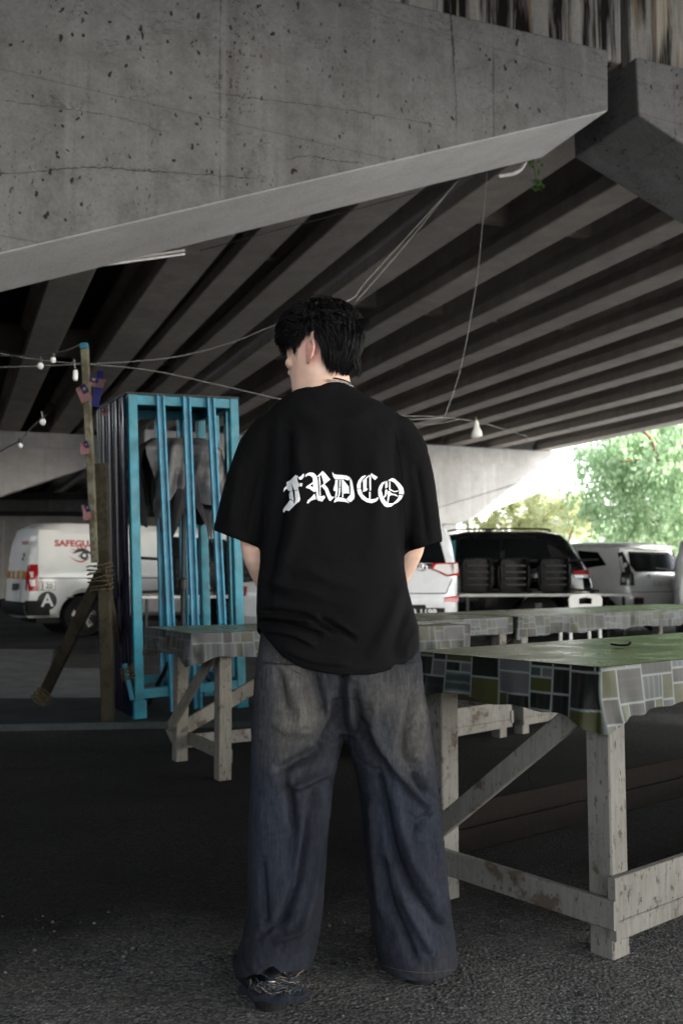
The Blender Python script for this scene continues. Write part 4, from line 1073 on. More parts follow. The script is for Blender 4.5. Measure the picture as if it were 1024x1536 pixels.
sd([(ex-.04, ez+.04), (ex-.08, ez-.02), (ex-.04, ez-.09), (ex-.06, ez-.02)], M['black_paint'])
for i, (fx, fz) in enumerate(((-.27, .06), (-.25, .12), (-.15, .17), (-.05, .2), (.08, .18))):
    bx, bz = ex+fx*.55, ez+fz*.72; sd([(bx, bz), (bx+.05, bz+.012), (ex+fx, ez+fz+.02)], M['red_paint'])
sd = _sd
# rear doors: reflective squares, plate, small lettering
for y0 in (-.72, -.42, -.1, .25, .5):
    van.rear('reflector', [(y0, .98), (y0, 1.12), (y0+.18, 1.12), (y0+.18, .98)], M['amber'], .006)
    for k in range(2): van.rear('reflector_stripe', [(y0+.02+.09*k, .98), (y0+.07+.09*k, 1.12), (y0+.105+.09*k, 1.12), (y0+.055+.09*k, .98)], M['orange'], .010)
van.rear('licence_plate', [(-.45, .78), (-.45, .9), (0, .9), (0, .78)], M['plate_black'], .012)
van.rear('plate_sticker', [(-.52, .66), (-.52, .8), (-.38, .8), (-.38, .66)], M['plate_white'], .014)
van.rear('rear_window', [(-.68, 1.28), (-.62, 1.66), (.62, 1.66), (.68, 1.28)], M['van_white'], .006)
z_ = 1.585; text_obj('lettering', 'SAFEGUARDS', .085, M['red_paint'], van.root, (van.xr(-.4, z_)-.012, -.42, z_), (math.pi/2-.14, 0, -math.pi/2), .001, .002)
van.rear('emblem', [(-.56, 1.36), (-.5, 1.43), (-.4, 1.4), (-.46, 1.34)], M['red_paint'], .01)
van.rear('emblem', [(-.52, 1.30), (-.47, 1.35), (-.4, 1.32), (-.47, 1.28)], M['black_paint'], .012)
# ---- silver-white SUV seen from behind
def suv_outline(L, Hh, sl=.28): return [(.1, .38), (.02, .5), (-.02, .72), (.03, .95), (.08, 1.12), (sl, Hh-.22), (sl+.1, Hh-.06), (sl+.3, Hh-.01), (L*.42, Hh), (L*.58, Hh-.06), (L*.72, 1.12), (L*.95, .98), (L, .8), (L, .5), (L-.08, .38)]
s1c = at(690, 905, 12.9)
suv = Car('suv', 'pearl white SUV seen from behind with chrome lamp strip beside the person', (0, 0, 0), R(93), suv_outline(4.6, 1.8), tumble(.92, 1.05, .17, L=4.6), M['car_silver'], [.95, 3.65], .37, .08, .05, 'SUV', sill=.42)
suv.root.location = (s1c.x-.90, s1c.y, 0)
suv.rear('rear_window', [(-.74, 1.2), (-.66, 1.6), (.66, 1.6), (.74, 1.2)], M['glass'])
suv.rear('lamp_strip', [(-.6, 1.155), (-.6, 1.195), (.6, 1.195), (.6, 1.155)], M['trim'], .012)
suv.rear('lamp_strip', [(-.56, 1.128), (-.56, 1.150), (.56, 1.150), (.56, 1.128)], M['chrome'], .012)
for sg in (-1, 1):
    q = lambda pts: [(sg*a, b) for a, b in pts]
    a = suv.rear('tail_lamp', q([(.52, 1.13), (.56, 1.2), (.895, 1.215), (.9, 1.04), (.74, 1.03), (.62, 1.09)]), M['lamp_red'], .016)
    suv.rear('lamp_lens', q([(.56, 1.13), (.60, 1.185), (.893, 1.195), (.893, 1.075), (.75, 1.05), (.65, 1.095)]), M['lamp_clear'], .022, a)
    suv.side('tail_lamp', [(.03, 1.04), (.06, 1.21), (.22, 1.2), (.3, 1.13), (.16, 1.05)], M['lamp_red'], sg, .01)
    suv.rear('reflector', q([(.70, .70), (.70, .76), (.88, .78), (.88, .70)]), M['lamp_red'], .016)
    suv.rear('bumper_vent', q([(.42, .48), (.55, .62), (.72, .55), (.9, .55), (.88, .44)]), M['trim'], .014)
suv.rear('bumper_insert', [(-.5, .46), (-.44, .66), (.44, .66), (.5, .46)], M['trim'], .012)
suv.rear('skid_plate', [(-.36, .40), (-.40, .47), (.40, .47), (.36, .40)], M['car_silver'], .018)
suv.rear('tailgate_gap', [(-.72, .80), (-.72, .812), (.72, .812), (.72, .80)], M['trim'], .008)
for sg in (-1, 1): suv.rear('tailgate_gap', [(sg*.72, .81), (sg*.8, 1.0), (sg*.812, 1.0), (sg*.732, .81)], M['trim'], .008)
pl = suv.rear('licence_plate', [(-.27, .50), (-.27, .62), (.27, .62), (.27, .50)], M['plate_black'], .03, depth=.006)
pl.location = (0, -.42, 0)
text_obj('lettering', 'B 1199', .115, M['white_paint'], pl, (suv.xr(.0, .56)-.045, 0, .558), (math.pi/2, 0, -math.pi/2), .001, .003)
m = MB()       # oval badge of three rings
def ring(c, ry, rz, t=.008, n=28): m.tube([Vector((c[0], c[1]+ry*math.cos(2*math.pi*i/n), c[2]+rz*math.sin(2*math.pi*i/n))) for i in range(n+1)], t, 5)
bx = suv.xr(-.46, 1.16)-.03
for c, ry, rz in (((bx, -.40, 1.15), .075, .05), ((bx, -.40, 1.168), .04, .024), ((bx, -.40, 1.15), .02, .046)): ring(c, ry, rz)
m.build('badge', M['chrome'], suv.root, smooth=180)
m = MB(); m.bar((bx-.0, -.66, .95), (bx, -.56, .95), .006, .022); m.build('badge', M['chrome'], suv.root)
m = MB(); m.bar((suv.xr(-.3, 1.28)-.02, -.32, 1.22), (suv.xr(-.3, 1.45)-.015, -.05, 1.27), .012, .02); m.build('wiper', M['trim'], suv.root)
# ---- black SUV, side on
b_out = [(.12, .42), (.02, .55), (-.0, .75), (.06, .98), (.12, 1.12), (.42, 1.6), (.55, 1.72), (.85, 1.77), (1.9, 1.785), (2.75, 1.70), (3.4, 1.15), (4.3, 1.02), (4.55, .85), (4.55, .5), (4.45, .4)]
blk = Car('suv', 'black SUV parked side-on behind the lying black chairs', (0, 0, 0), R(180-14), b_out, tumble(.92, 1.05, .17, L=4.55), M['car_black'], [.9, 3.6], .36, .08, .03, 'SUV', sill=.4)
bc = at(889, 900, 16.3); bo = Matrix.Rotation(R(180-14), 3, 'Z') @ Vector((.02, .85, 0)); blk.root.location = (bc.x-bo.x, bc.y-bo.y, 0)
for sg in (1, -1):
    blk.side('side_window', [(.62, 1.16), (.78, 1.62), (1.45, 1.66), (1.45, 1.13)], M['glass'], sg)
    blk.side('side_window', [(1.53, 1.13), (1.53, 1.66), (2.2, 1.65), (2.2, 1.12)], M['glass'], sg)
    blk.side('side_window', [(2.28, 1.12), (2.28, 1.64), (2.66, 1.6), (3.1, 1.2), (3.1, 1.12)], M['glass_teal'] if sg == 1 else M['glass'], sg)
    blk.side('tail_lamp', [(.05, 1.0), (.1, 1.13), (.34, 1.12), (.3, 1.0)], M['lamp_red'], sg, .012)
    blk.side('lamp_lens', [(.06, 1.0), (.08, 1.05), (.32, 1.045), (.3, 1.0)], M['lamp_clear'], sg, .018)
    for x in (1.2, 2.0): blk.side('door_handle', [(x, .98), (x, 1.01), (x+.2, 1.01), (x+.2, .98)], M['chrome'], sg, .014)
    blk.side('window_trim', [(.6, 1.095), (.6, 1.11), (3.2, 1.09), (3.2, 1.075)], M['trim'], sg, .008)
blk.rear('rear_window', [(-.72, 1.18), (-.62, 1.56), (.62, 1.56), (.72, 1.18)], M['glass'])
for sg in (1, -1):
    q = lambda pts: [(sg*a, b) for a, b in pts]
    blk.rear('tail_lamp', q([(.45, 1.06), (.45, 1.12), (.88, 1.13), (.88, 1.0), (.6, 1.0)]), M['lamp_red'], .014); blk.rear('lamp_lens', q([(.5, 1.0), (.5, 1.045), (.87, 1.05), (.87, 1.0)]), M['lamp_clear'], .02)
blk.rear('bumper_insert', [(-.8, .68), (-.8, .80), (.8, .80), (.8, .68)], M['chrome'], .012)
m = MB(); m.loft([[(1.75, .01, 1.79), (1.75, -.01, 1.79), (1.95, -.02, 1.79), (1.95, .02, 1.79)], [(1.74, .004, 1.88), (1.74, -.004, 1.88), (1.80, -.006, 1.87), (1.80, .006, 1.87)]]); m.build('aerial_fin', M['car_black'], blk.root)
m = MB()
for sg in (1, -1): m.tube(spline([(.7, sg*.62, 1.78), (.9, sg*.62, 1.825), (2.2, sg*.62, 1.83), (2.5, sg*.62, 1.78)]), .016, 6)
m.build('roof_rail', M['trim'], blk.root, smooth=180)
# ---- white hatchback, three-quarter rear
h_out = [(.12, .36), (.0, .48), (-.02, .66), (.05, .82), (.06, 1.08), (.30, 1.5), (.18, 1.545), (.22, 1.575), (.5, 1.6), (1.5, 1.625), (2.2, 1.55), (2.95, 1.08), (3.6, .92), (3.8, .75), (3.8, .45), (3.7, .34)]
hat = Car('hatchback', 'white hatchback in three-quarter rear view with a pale plate and dark rear glass', (0, 0, 0), R(90+36), h_out, tumble(.86, 1.02, .2, L=3.8), M['car_white'], [.72, 3.1], .31, .09, .05, 'car', sill=.34)
hc = at(946, 900, 17.3); ho = Matrix.Rotation(R(90+36), 3, 'Z') @ Vector((.02, .84, 0)); hat.root.location = (hc.x-ho.x, hc.y-ho.y, 0)
for sg in (1, -1):
    hat.side('side_window', [(.56, 1.22), (.78, 1.46), (1.25, 1.5), (1.25, 1.14)], M['glass'], sg)
    hat.side('side_window', [(1.33, 1.13), (1.33, 1.5), (2.1, 1.47), (2.62, 1.1)], M['glass'], sg)
    hat.side('door_handle', [(1.0, .98), (1.0, 1.01), (1.2, 1.01), (1.2, .98)], M['trim'], sg, .016)
    hat.side('tail_lamp', [(.09, .86), (.08, 1.1), (.26, 1.46), (.34, 1.44), (.22, 1.1), (.24, .86)], M['lamp_dark'], sg, .012)
    hat.side('lamp_lens', [(.14, .92), (.14, 1.0), (.2, 1.0), (.2, .92)], M['lamp_clear'], sg, .02)
    hat.side('lamp_lens', [(.15, 1.1), (.26, 1.38), (.3, 1.36), (.2, 1.1)], M['lamp_clear'], sg, .02)
    q = lambda pts: [(sg*a, b) for a, b in pts]
    hat.rear('tail_lamp', q([(.72, .86), (.74, 1.1), (.78, 1.1), (.82, .86)]), M['lamp_dark'], .014)
    hat.rear('fog_lamp', q([(.55, .5), (.58, .62), (.8, .64), (.8, .5)]), M['lamp_dark'], .012); hat.rear('reflector', q([(.56, .622), (.58, .645), (.8, .66), (.8, .642)]), M['lamp_red'], .014)
hat.rear('rear_window', [(-.66, 1.1), (-.71, 1.22), (-.60, 1.46), (.60, 1.46), (.71, 1.22), (.66, 1.1)], M['glass'])
hat.rear('tailgate_garnish', [(-.36, 1.0), (-.36, 1.06), (.36, 1.06), (.36, 1.0)], M['car_white'], .014, depth=.02)
hat.rear('plate_recess', [(-.36, .80), (-.33, .985), (.33, .985), (.36, .80)], M['car_white'], .012)
pl = hat.rear('licence_plate', [(-.24, .835), (-.24, .96), (.24, .96), (.24, .835)], M['plate_white'], .022, depth=.008)
m = MB(); xx = hat.xr(0, .9)-.034
for y, w_, h_ in ((.10, .03, .06), (.06, .02, .04), (-.06, .016, .05), (-.10, .03, .05)): m.box((xx, y-w_/2, .9-h_/2), (xx+.003, y+w_/2, .9+h_/2))
m.build('lettering', M['cap_far'], pl)
m = MB(); m.bar((hat.xr(0, 1.13)-.02, -.5, 1.125), (hat.xr(0, 1.2)-.02, .12, 1.17), .012, .022); m.build('wiper', M['trim'], hat.root)
m = MB(); m.tube([(.75, .1, 1.6), (.62, .1, 1.72), (.45, .1, 1.95)], [.012, .008, .004], 6); m.build('aerial', M['trim'], hat.root)
hat.rear('bumper_line', [(-.82, .74), (-.82, .75), (.82, .75), (.82, .74)], M['trim'], .004)
# ---- white vehicle cut by the edge of the frame
e_out = [(.1, .38), (.0, .5), (.0, .8), (.05, 1.1), (.25, 1.5), (.45, 1.62), (1.5, 1.66), (2.4, 1.6), (3.2, 1.1), (4.1, .95), (4.3, .8), (4.3, .45), (4.2, .36)]
ed = Car('white_car', 'blown-out white car cut off beside the hatchback at the picture edge', (0, 0, 0), R(72), e_out, tumble(.88, 1.05, .2, L=4.3), M['car_white'], [.85, 3.4], .33, .09, .04, 'car', sill=.36)
ec = at(1014, 900, 14.6); eo = Matrix.Rotation(R(72), 3, 'Z') @ Vector((.02, .86, 0)); ed.root.location = (ec.x-eo.x, ec.y-eo.y, 0)
ed.side('side_window', [(.6, 1.14), (.75, 1.5), (1.9, 1.54), (2.6, 1.14)], M['glass'], 1); ed.rear('rear_window', [(-.62, 1.2), (-.55, 1.46), (.55, 1.46), (.62, 1.2)], M['glass'])
ed.rear('tail_lamp', [(-.6, .9), (-.6, 1.1), (-.84, 1.1), (-.84, .9)], M['lamp_red'], .012)
# ---- white saloon behind the cage
g_out = [(.1, .34), (.0, .45), (.0, .7), (.06, .92), (.5, .98), (1.1, 1.4), (1.4, 1.46), (2.3, 1.46), (3.1, 1.0), (4.1, .88), (4.4, .7), (4.4, .42), (4.3, .33)]
sal = Car('saloon_car', 'white saloon car with a black plate, mostly hidden behind the elbow of the person', (0, 0, 0), R(60), g_out, tumble(.86, .95, .25, L=4.4), M['car_white'], [.9, 3.5], .31, .08, .04, 'car', sill=.32)
sc2 = at(392, 905, 13.6); so2 = Matrix.Rotation(R(60), 3, 'Z') @ Vector((0, 0, 0)); sal.root.location = (sc2.x+.15, sc2.y+.6, 0)
sal.rear('rear_window', [(-.6, 1.0), (-.5, 1.33), (.5, 1.33), (.6, 1.0)], M['glass']); 
for sg in (1, -1):
    sal.side('side_window', [(.9, 1.02), (1.3, 1.36), (2.3, 1.36), (2.8, 1.02)], M['glass'], sg); sal.rear('tail_lamp', [(sg*.5, .74), (sg*.5, .88), (sg*.8, .88), (sg*.8, .74)], M['lamp_red'], .012)
sal.rear('licence_plate', [(-.26, .55), (-.26, .66), (.26, .66), (.26, .55)], M['plate_black'], .012)
# ------------------------------------------------------------------ trees
def tree(name, label, base, height, crown_c, crown_r, nclump, leaves, lsize, mat, seed, droop=.5, limbs=7, trunk_r=.22, group='trees beyond the overpass', limb_paths=None):
    rnd = random.Random(seed); t = thing(name, label, 'tree', base, 0, group); c = Vector(crown_c); r = Vector(crown_r)
    m = MB(); fork = Vector((c.x*.35, c.y*.35, height*.34))
    m.tube(spline([(0, 0, -.1), (c.x*.1+.1, c.y*.1, height*.15), tuple(fork)]), [trunk_r*(1-.35*i/12) for i in range(13)], 9)
    tips = []
    for i in range(limbs):
        a = 2*math.pi*i/limbs+rnd.uniform(-.3, .3); e = rnd.uniform(.05, 1.0)
        tip = c + Vector((r.x*.75*math.cos(a)*math.cos(e*.9), r.y*.75*math.sin(a)*math.cos(e*.9), r.z*(.75*math.sin(e)-.1)))
        mid = fork.lerp(tip, .5)+Vector((rnd.gauss(0, .3), rnd.gauss(0, .3), rnd.uniform(.1, .7)))
        pts = spline([fork, mid, tip], 6); m.tube(pts, [trunk_r*.55*(1-.8*k/12) for k in range(13)], 6); tips.append(tip)
        for _ in range(3):
            s0 = pts[rnd.randint(5, 10)]; tp = s0+Vector((rnd.gauss(0, r.x*.25), rnd.gauss(0, r.y*.25), rnd.gauss(0, r.z*.25)))
            m.tube(spline([s0, s0.lerp(tp, .5)+Vector((0, 0, .2)), tp], 3), [trunk_r*.2*(1-.75*k/6) for k in range(7)], 5)
    if limb_paths:
        for P, rad in limb_paths: m.tube(spline(P, 6), [rad*(1-.6*k/(len(P)*6)) for k in range((len(P)-1)*6+1)], 7)
    m.build('trunk', M['bark'], t, smooth=180)
    vs, fs = [], []
    for k in range(nclump):
        while True:
            d = Vector((rnd.uniform(-1, 1), rnd.uniform(-1, 1), rnd.uniform(-1, 1)))
            if .25 < d.length < 1: break
        pc = c + Vector((d.x*r.x, d.y*r.y, d.z*r.z)); 
        if noise.noise(pc*(1.1/max(.6, r.x*.22))) < -.12: continue
        cr = rnd.uniform(.25, .6)*r.x*.26
        for _ in range(leaves):
            q = pc + Vector((rnd.gauss(0, cr*.5), rnd.gauss(0, cr*.5), rnd.gauss(0, cr*.45)-droop*abs(rnd.gauss(0, cr*.8))))
            dr = Vector((rnd.gauss(0, 1), rnd.gauss(0, 1), rnd.gauss(0, .6)-droop*1.8)).normalized(); sd_ = dr.cross(Vector((rnd.gauss(0, 1), rnd.gauss(0, 1), rnd.gauss(0, 1)))).normalized()
            L = lsize*rnd.uniform(.7, 1.5); W_ = L*rnd.uniform(.22, .4); n = len(vs)
            vs += [q, q+dr*L*.5+sd_*W_, q+dr*L, q+dr*L*.5-sd_*W_]; fs.append((n, n+1, n+2, n+3))
    me = bpy.data.meshes.new('crown'); me.from_pydata([tuple(v) for v in vs], [], fs); link('crown', me, mat, t)
    return t
tb = at(1008, 862, 46); tb.z = 0
cc = at(985, 715, 46)-tb
L_ = lambda px, py, dy=0: tuple(at(px, py, 46+dy)-tb)
tree('rain_tree', 'big drooping green tree overhanging the bright road beyond the parked cars', tb, 8.5, cc, (4.2, 3.6, 3.1), 560, 55, .22, M['leaf'], 5, 1.1, 8, .2,
     limb_paths=[([L_(1045, 745, -2), L_(1000, 702, -3), (L_(984, 684, -3)), L_(976, 660, -3), L_(962, 645, -3)], .13), ([L_(1000, 702, -3), L_(970, 690, -3), L_(930, 692, -3)], .07), ([L_(1008, 862), L_(1005, 800), L_(1010, 755)], .16)])
tb = at(1090, 862, 40); tb.z = 0
tree('rain_tree', 'leafy tree standing beyond the white car at the edge of the picture', tb, 7.5, at(1075, 700, 40)-tb, (3.0, 3, 3.3), 320, 50, .2, M['leaf'], 8, 1.3, 6, .2)
tb = at(775, 862, 47); tb.z = 0
tree('shrub_tree', 'thin yellow-green sapling behind the roof of the black SUV', tb, 3.6, at(772, 775, 47)-tb, (2.6, 2, 1.25), 240, 34, .17, M['leaf_yellow'], 15, .2, 7, .08)
tb = at(840, 862, 52); tb.z = 0
tree('shrub_tree', 'yellowish bush in the glare between the pier and the big tree', tb, 3.4, at(835, 772, 52)-tb, (2.6, 2, 1.3), 240, 34, .17, M['leaf_yellow'], 18, .2, 6, .08)
tb = at(930, 862, 56); tb.z = 0
tree('shrub_tree', 'low green bush on the road edge under the big tree', tb, 2.5, at(925, 805, 56)-tb, (3.0, 2, 1.2), 200, 30, .18, M['leaf'], 22, .2, 6, .08)
# ------------------------------------------------------------------ the person, seen from behind
import numpy as np
def proj(P):
    P = np.asarray(P, dtype=float); vx, vy, vz = P[:, 0], P[:, 1], P[:, 2]-H
    d = vy*math.cos(PITCH)+vz*math.sin(PITCH); u = -vy*math.sin(PITCH)+vz*math.cos(PITCH)
    return np.stack([512+F*vx/d, 768-F*u/d], 1)
def seg_dist(Q, line):
    best = np.full(len(Q), 1e9); line = np.array(line, float)
    for a, b in zip(line[:-1], line[1:]):
        ab = b-a; t = np.clip(((Q-a)@ab)/max(ab@ab, 1e-9), 0, 1); best = np.minimum(best, np.linalg.norm(Q-a-t[:, None]*ab, axis=1))
    return best
def evaluated(name, mb, voxel, smooth, parent_loc):
    me = mb.mesh(name, True, True); o = bpy.data.objects.new(name, me); COL.objects.link(o)
    r = o.modifiers.new('r', 'REMESH'); r.mode = 'VOXEL'; r.voxel_size = voxel
    s = o.modifiers.new('s', 'SMOOTH'); s.factor = .5; s.iterations = smooth
    dg = bpy.context.evaluated_depsgraph_get(); me2 = bpy.data.meshes.new_from_object(o.evaluated_get(dg))
    bpy.data.objects.remove(o); bpy.data.meshes.remove(me); me2.name = name; me2.materials.clear()
    return me2
def coords(me):
    a = np.empty(len(me.vertices)*3, np.float32); me.vertices.foreach_get('co', a); n = np.empty(len(me.vertices)*3, np.float32); me.vertex_normals.foreach_get('vector', n)
    return a.reshape(-1, 3).astype(float), n.reshape(-1, 3).astype(float)
def folds(me, lst, noise_amp=.002, ns=9.0, seed=0.0, stretch=(1, 1, .6), gain=1.0, wrinkle=0.0):
    P, N = coords(me); Q = proj(P); face = np.clip(-N[:, 1]*1.6, 0, 1); d = np.zeros(len(P))
    for line, w, a in lst:
        pts = spline([(x, y, 0) for x, y in line], 5) if len(line) > 2 else [Vector((*p, 0)) for p in line]
        L = [(p.x, p.y) for p in pts]; q = seg_dist(Q, L)
        # folds die out towards their two ends
        e = np.minimum(np.linalg.norm(Q-np.array(L[0]), axis=1), np.linalg.norm(Q-np.array(L[-1]), axis=1))
        d += gain*face*a*np.exp(-(q/(w*.7))**2)*np.clip(.35+e/(w*2.2), 0, 1)
    nn = np.array([noise.noise(Vector((p[0]*ns*stretch[0]+seed, p[1]*ns*stretch[1], p[2]*ns*stretch[2]))) for p in P])
    if wrinkle:      # fine sharp wrinkles that run round and slant along the cloth
        wr = np.array([abs(noise.noise(Vector((p[0]*13+seed, p[1]*9, p[2]*30+p[0]*14))))+.6*abs(noise.noise(Vector((p[0]*34, p[1]*20+seed, p[2]*16-p[0]*20)))) for p in P])
        zone = np.array([.35+.65*max(0, noise.noise(Vector((p[0]*5, p[1]*5, p[2]*4+seed)))+.35) for p in P])
        d -= wrinkle*np.clip(.42-wr, 0, 1)*zone
    P = P+N*(d+nn*noise_amp)[:, None]; me.vertices.foreach_set('co', P.astype(np.float32).ravel()); me.update()
def finish(me, name, mat, parent, loc):
    me.transform(Matrix.Translation(-Vector(loc))); me.polygons.foreach_set('use_smooth', [True]*len(me.polygons)); return link(name, me, mat, parent)
def ring_ell(c, ax, ay, n=28, p=2.0, fb=(1, 1)):
    out = []
    for j in range(n):
        t = 2*math.pi*j/n; a, b = math.cos(t), math.sin(t); k = 2/p
        out.append((c[0]+ax*math.copysign(abs(a)**k, a), c[1]+ay*(fb[0] if b > 0 else fb[1])*math.copysign(abs(b)**k, b), c[2]))
    return out
YC = 2.62
PB = Vector((at(512, 1480, 2.55).x, 2.60, 0))
person = thing('person', 'person seen from behind in a loose black tee with white lettering and wide jeans', 'person', PB)
Z = lambda py, y=2.55: at(512, py, y).z
# --- body lofts (joined below into one surface)
body = MB()
HC = Vector((at(486, 520, 2.585).x, 2.585, Z(592, 2.585)))      # under the chin, on the head's axis
yaw = R(57); HFw = Vector((-math.sin(yaw), math.cos(yaw), 0)); HL = Vector((-math.cos(yaw), -math.sin(yaw), 0)); HU = Vector((0, 0, 1))
pit = R(7); HF = (HFw*math.cos(pit)-HU*math.sin(pit)); HU = (HU*math.cos(pit)+HFw*math.sin(pit))
def hd(s, f, z): return HC+HL*s+HF*f+HU*z
HT = [(-.012, .052, .0, .018), (-.004, .078, -.008, .034), (.012, .089, -.03, .046), (.03, .0905, -.045, .055), (.05, .0895, -.062, .0615), (.075, .089, -.079, .067), (.10, .0875, -.091, .071), (.125, .0845, -.097, .074), (.15, .0885, -.099, .0755), (.175, .085, -.096, .074), (.197, .071, -.085, .066), (.214, .049, -.066, .052), (.226, .022, -.04, .032), (.231, .0, -.02, .012)]
def head_rings(off=0.0, n=40):
    out = []
    for z, f, b, w in HT:
        c = (f+b)/2; h = (f-b)/2+off; rg = []
        for j in range(n):
            t = 2*math.pi*j/n; a, s = math.cos(t), math.sin(t); k = 2/2.25
            ff = c+h*math.copysign(abs(a)**k, a); ss = (w+off)*math.copysign(abs(s)**k, s)
            if a > .3 and z < .09: ss *= 1-.12*(a-.3)
            rg.append(tuple(hd(ss, ff, z+(off if z > .2 else 0))))
        out.append(rg)
    return out
body.loft(head_rings())
# nose, lips, brow
def blob(c, r, axes=(HL, HF, HU), n=12, m=8):
    b = MB(); b.ball((0, 0, 0), r, n, m); body.add([c+axes[0]*p[0]+axes[1]*p[1]+axes[2]*p[2] for p in b.v], b.f)
nr = []
for z, f, w, q in ((.137, .083, .008, .006), (.115, .088, .009, .010), (.095, .096, .012, .014), (.082, .101, .0155, .016), (.074, .096, .013, .013), (.070, .088, .008, .006)):
    nr.append([tuple(hd(w*math.cos(2*math.pi*j/12), f-.008+q*math.sin(2*math.pi*j/12), z)) for j in range(12)])
body.loft(nr)
for s in (-.013, .013): blob(hd(s, .092, .077), (.007, .009, .006))
blob(hd(0, .0845, .056), (.022, .008, .0055)); blob(hd(0, .0835, .046), (.019, .0085, .0065)); blob(hd(0, .078, .016), (.018, .014, .014))
for s in (-.033, .033):
    blob(hd(s, .077, .143), (.026, .013, .008)); blob(hd(s, .067, .126), (.017, .0150, .009)); blob(hd(s, .067, .116), (.016, .0140, .006)); blob(hd(s*1.25, .062, .094), (.022, .02, .018))
# ears
def ear(sg):
    c = hd(sg*.0735, -.012, .099); out = (HL*sg*.82-HF*.40).normalized(); bk = (-HF*.96+HL*sg*.27).normalized(); up = (HU*.97-HF*.22).normalized()
    pts = []
    for i in range(21):
        a = R(-105+(i/20)*275); pts.append(c+bk*(.0145*math.cos(a)*(1 if math.sin(a) > -.3 else .8)+.010)+up*(.0265*math.sin(a)+.003)+out*(.004+.003*math.cos(a)))
    body.tube(pts, [.0042+.0012*math.sin(math.pi*i/20) for i in range(21)], 8)
    blob(c+bk*.008-up*.001, (.0045, .012, .024), (out, bk, up)); blob(c+bk*.004-up*.024, (.005, .0065, .0085), (out, bk, up)); blob(c-bk*.004-up*.004, (.004, .003, .006), (out, bk, up))
    return c+bk*.002-up*.027+out*.006
lobe = ear(1); ear(-1); EARC = hd(.08, -.02, .10)
# neck and trunk
def P_(px, py, y): return at(px, py, y)
nk = []
for px, py, y, a, b in ((485, 528, 2.60, .040, .044), (490, 552, 2.605, .054, .056), (493, 572, 2.61, .058, .058), (492, 590, 2.615, .064, .062), (492, 604, 2.62, .09, .07)):
    nk.append(ring_ell(P_(px, py, y), a, b, 28))
body.loft(nk)
TR = [(602, 470, 520, .06), (612, 430, 560, .07), (640, 412, 590, .08), (690, 415, 588, .085), (760, 415, 588, .085), (840, 420, 582, .08), (900, 416, 590, .085), (960, 406, 606, .10), (1010, 402, 614, .10), (1045, 415, 605, .07)]
body.loft([ring_ell(P_((a+b)/2, py, YC), (P_(b, py, YC).x-P_(a, py, YC).x)/2, d, 28, 2.3) for py, a, b, d in TR])
def limb(pts, n=16): body.tube(spline([p for p, r in pts], 4), [interp([(i*4, r) for i, (p, r) in enumerate(pts)], k) for k in range((len(pts)-1)*4+1)], n)
ELL, WRL = P_(383, 822, 2.66), P_(424, 925, 2.80); ELR, WRR = P_(616, 815, 2.68), P_(572, 915, 2.83)
limb([(P_(425, 640, 2.63), .055), (P_(396, 690, 2.645), .044), (P_(381, 760, 2.655), .041), (ELL, .039), (ELL.lerp(WRL, .3), .041), (ELL.lerp(WRL, .7), .033), (WRL, .026)])
limb([(P_(578, 640, 2.63), .055), (P_(603, 690, 2.64), .048), (P_(618, 760, 2.66), .043), (ELR, .0385), (ELR.lerp(WRR, .3), .041), (ELR.lerp(WRR, .7), .033), (WRR, .026)])
def hand(W, el, sg):        # relaxed, lightly closed hand in front of the belt
    d = (W-el).normalized(); d = (d+Vector((0, .1, -.35))).normalized(); side = Vector((-sg, -.15, -.1)); side = (side-d*side.dot(d)).normalized(); nrm_ = d.cross(side).normalized()
    pal = MB(); rings = []
    for t, w, h in ((-.01, .024, .020), (.02, .034, .019), (.055, .041, .017), (.085, .040, .013)):
        rings.append([W+d*t+side*w*math.cos(2*math.pi*j/16)+nrm_*h*math.sin(2*math.pi*j/16) for j in range(16)])
    body.loft(rings)
    for k, (o, L) in enumerate(((-.030, .068), (-.010, .078), (.010, .073), (.028, .058))):
        b0 = W+d*.078+side*o; pts = [b0, b0+d*L*.42+nrm_*.006, b0+d*L*.72+nrm_*.024, b0+d*L*.82+nrm_*.046]
        body.tube(spline(pts, 4), [.0088-.0022*i/12 for i in range(13)], 8)
    b0 = W+d*.02-side*.03; body.tube(spline([b0, b0+d*.03-side*.02+nrm_*.012, b0+d*.058-side*.022+nrm_*.026], 5), [.0115-.003*i/10 for i in range(11)], 8)
hand(WRL, ELL, 1); hand(WRR, ELR, -1)
LA, RA = Vector((P_(418, 1450, 2.56).x, 2.555, .075)), Vector((P_(622, 1450, 2.66).x, 2.66, .075))
limb([(P_(452, 1040, 2.62), .085), (P_(440, 1150, 2.6), .075), (P_(430, 1250, 2.59), .055), (P_(424, 1350, 2.60), .04), (LA+Vector((0, .07, 0)), .022)])
limb([(P_(570, 1040, 2.62), .085), (P_(590, 1150, 2.63), .075), (P_(605, 1250, 2.65), .055), (P_(615, 1350, 2.66), .05), (RA, .038)])
for A, tx in ((LA, -.07), (RA, .05)):
    body.tube([A+Vector((0, .05, -.03)), A+Vector((tx*.4, .08, -.035)), A+Vector((tx, .17, -.045))], [.028, .033, .026], 12)
me = evaluated('body', body, .0036, 6, PB)
P, N = coords(me)
ca = me.color_attributes.new('flush', 'FLOAT_COLOR', 'POINT')
de = np.linalg.norm(P-np.array(EARC), axis=1); fl = np.clip(1-de/.045, 0, 1)**.7
de2 = np.linalg.norm(P-np.array(hd(.06, .05, .06)), axis=1); fl = np.maximum(fl, .18*np.clip(1-de2/.05, 0, 1)); de3 = np.linalg.norm(P-np.array(ELL), axis=1); fl = np.maximum(fl, .3*np.clip(1-de3/.06, 0, 1))
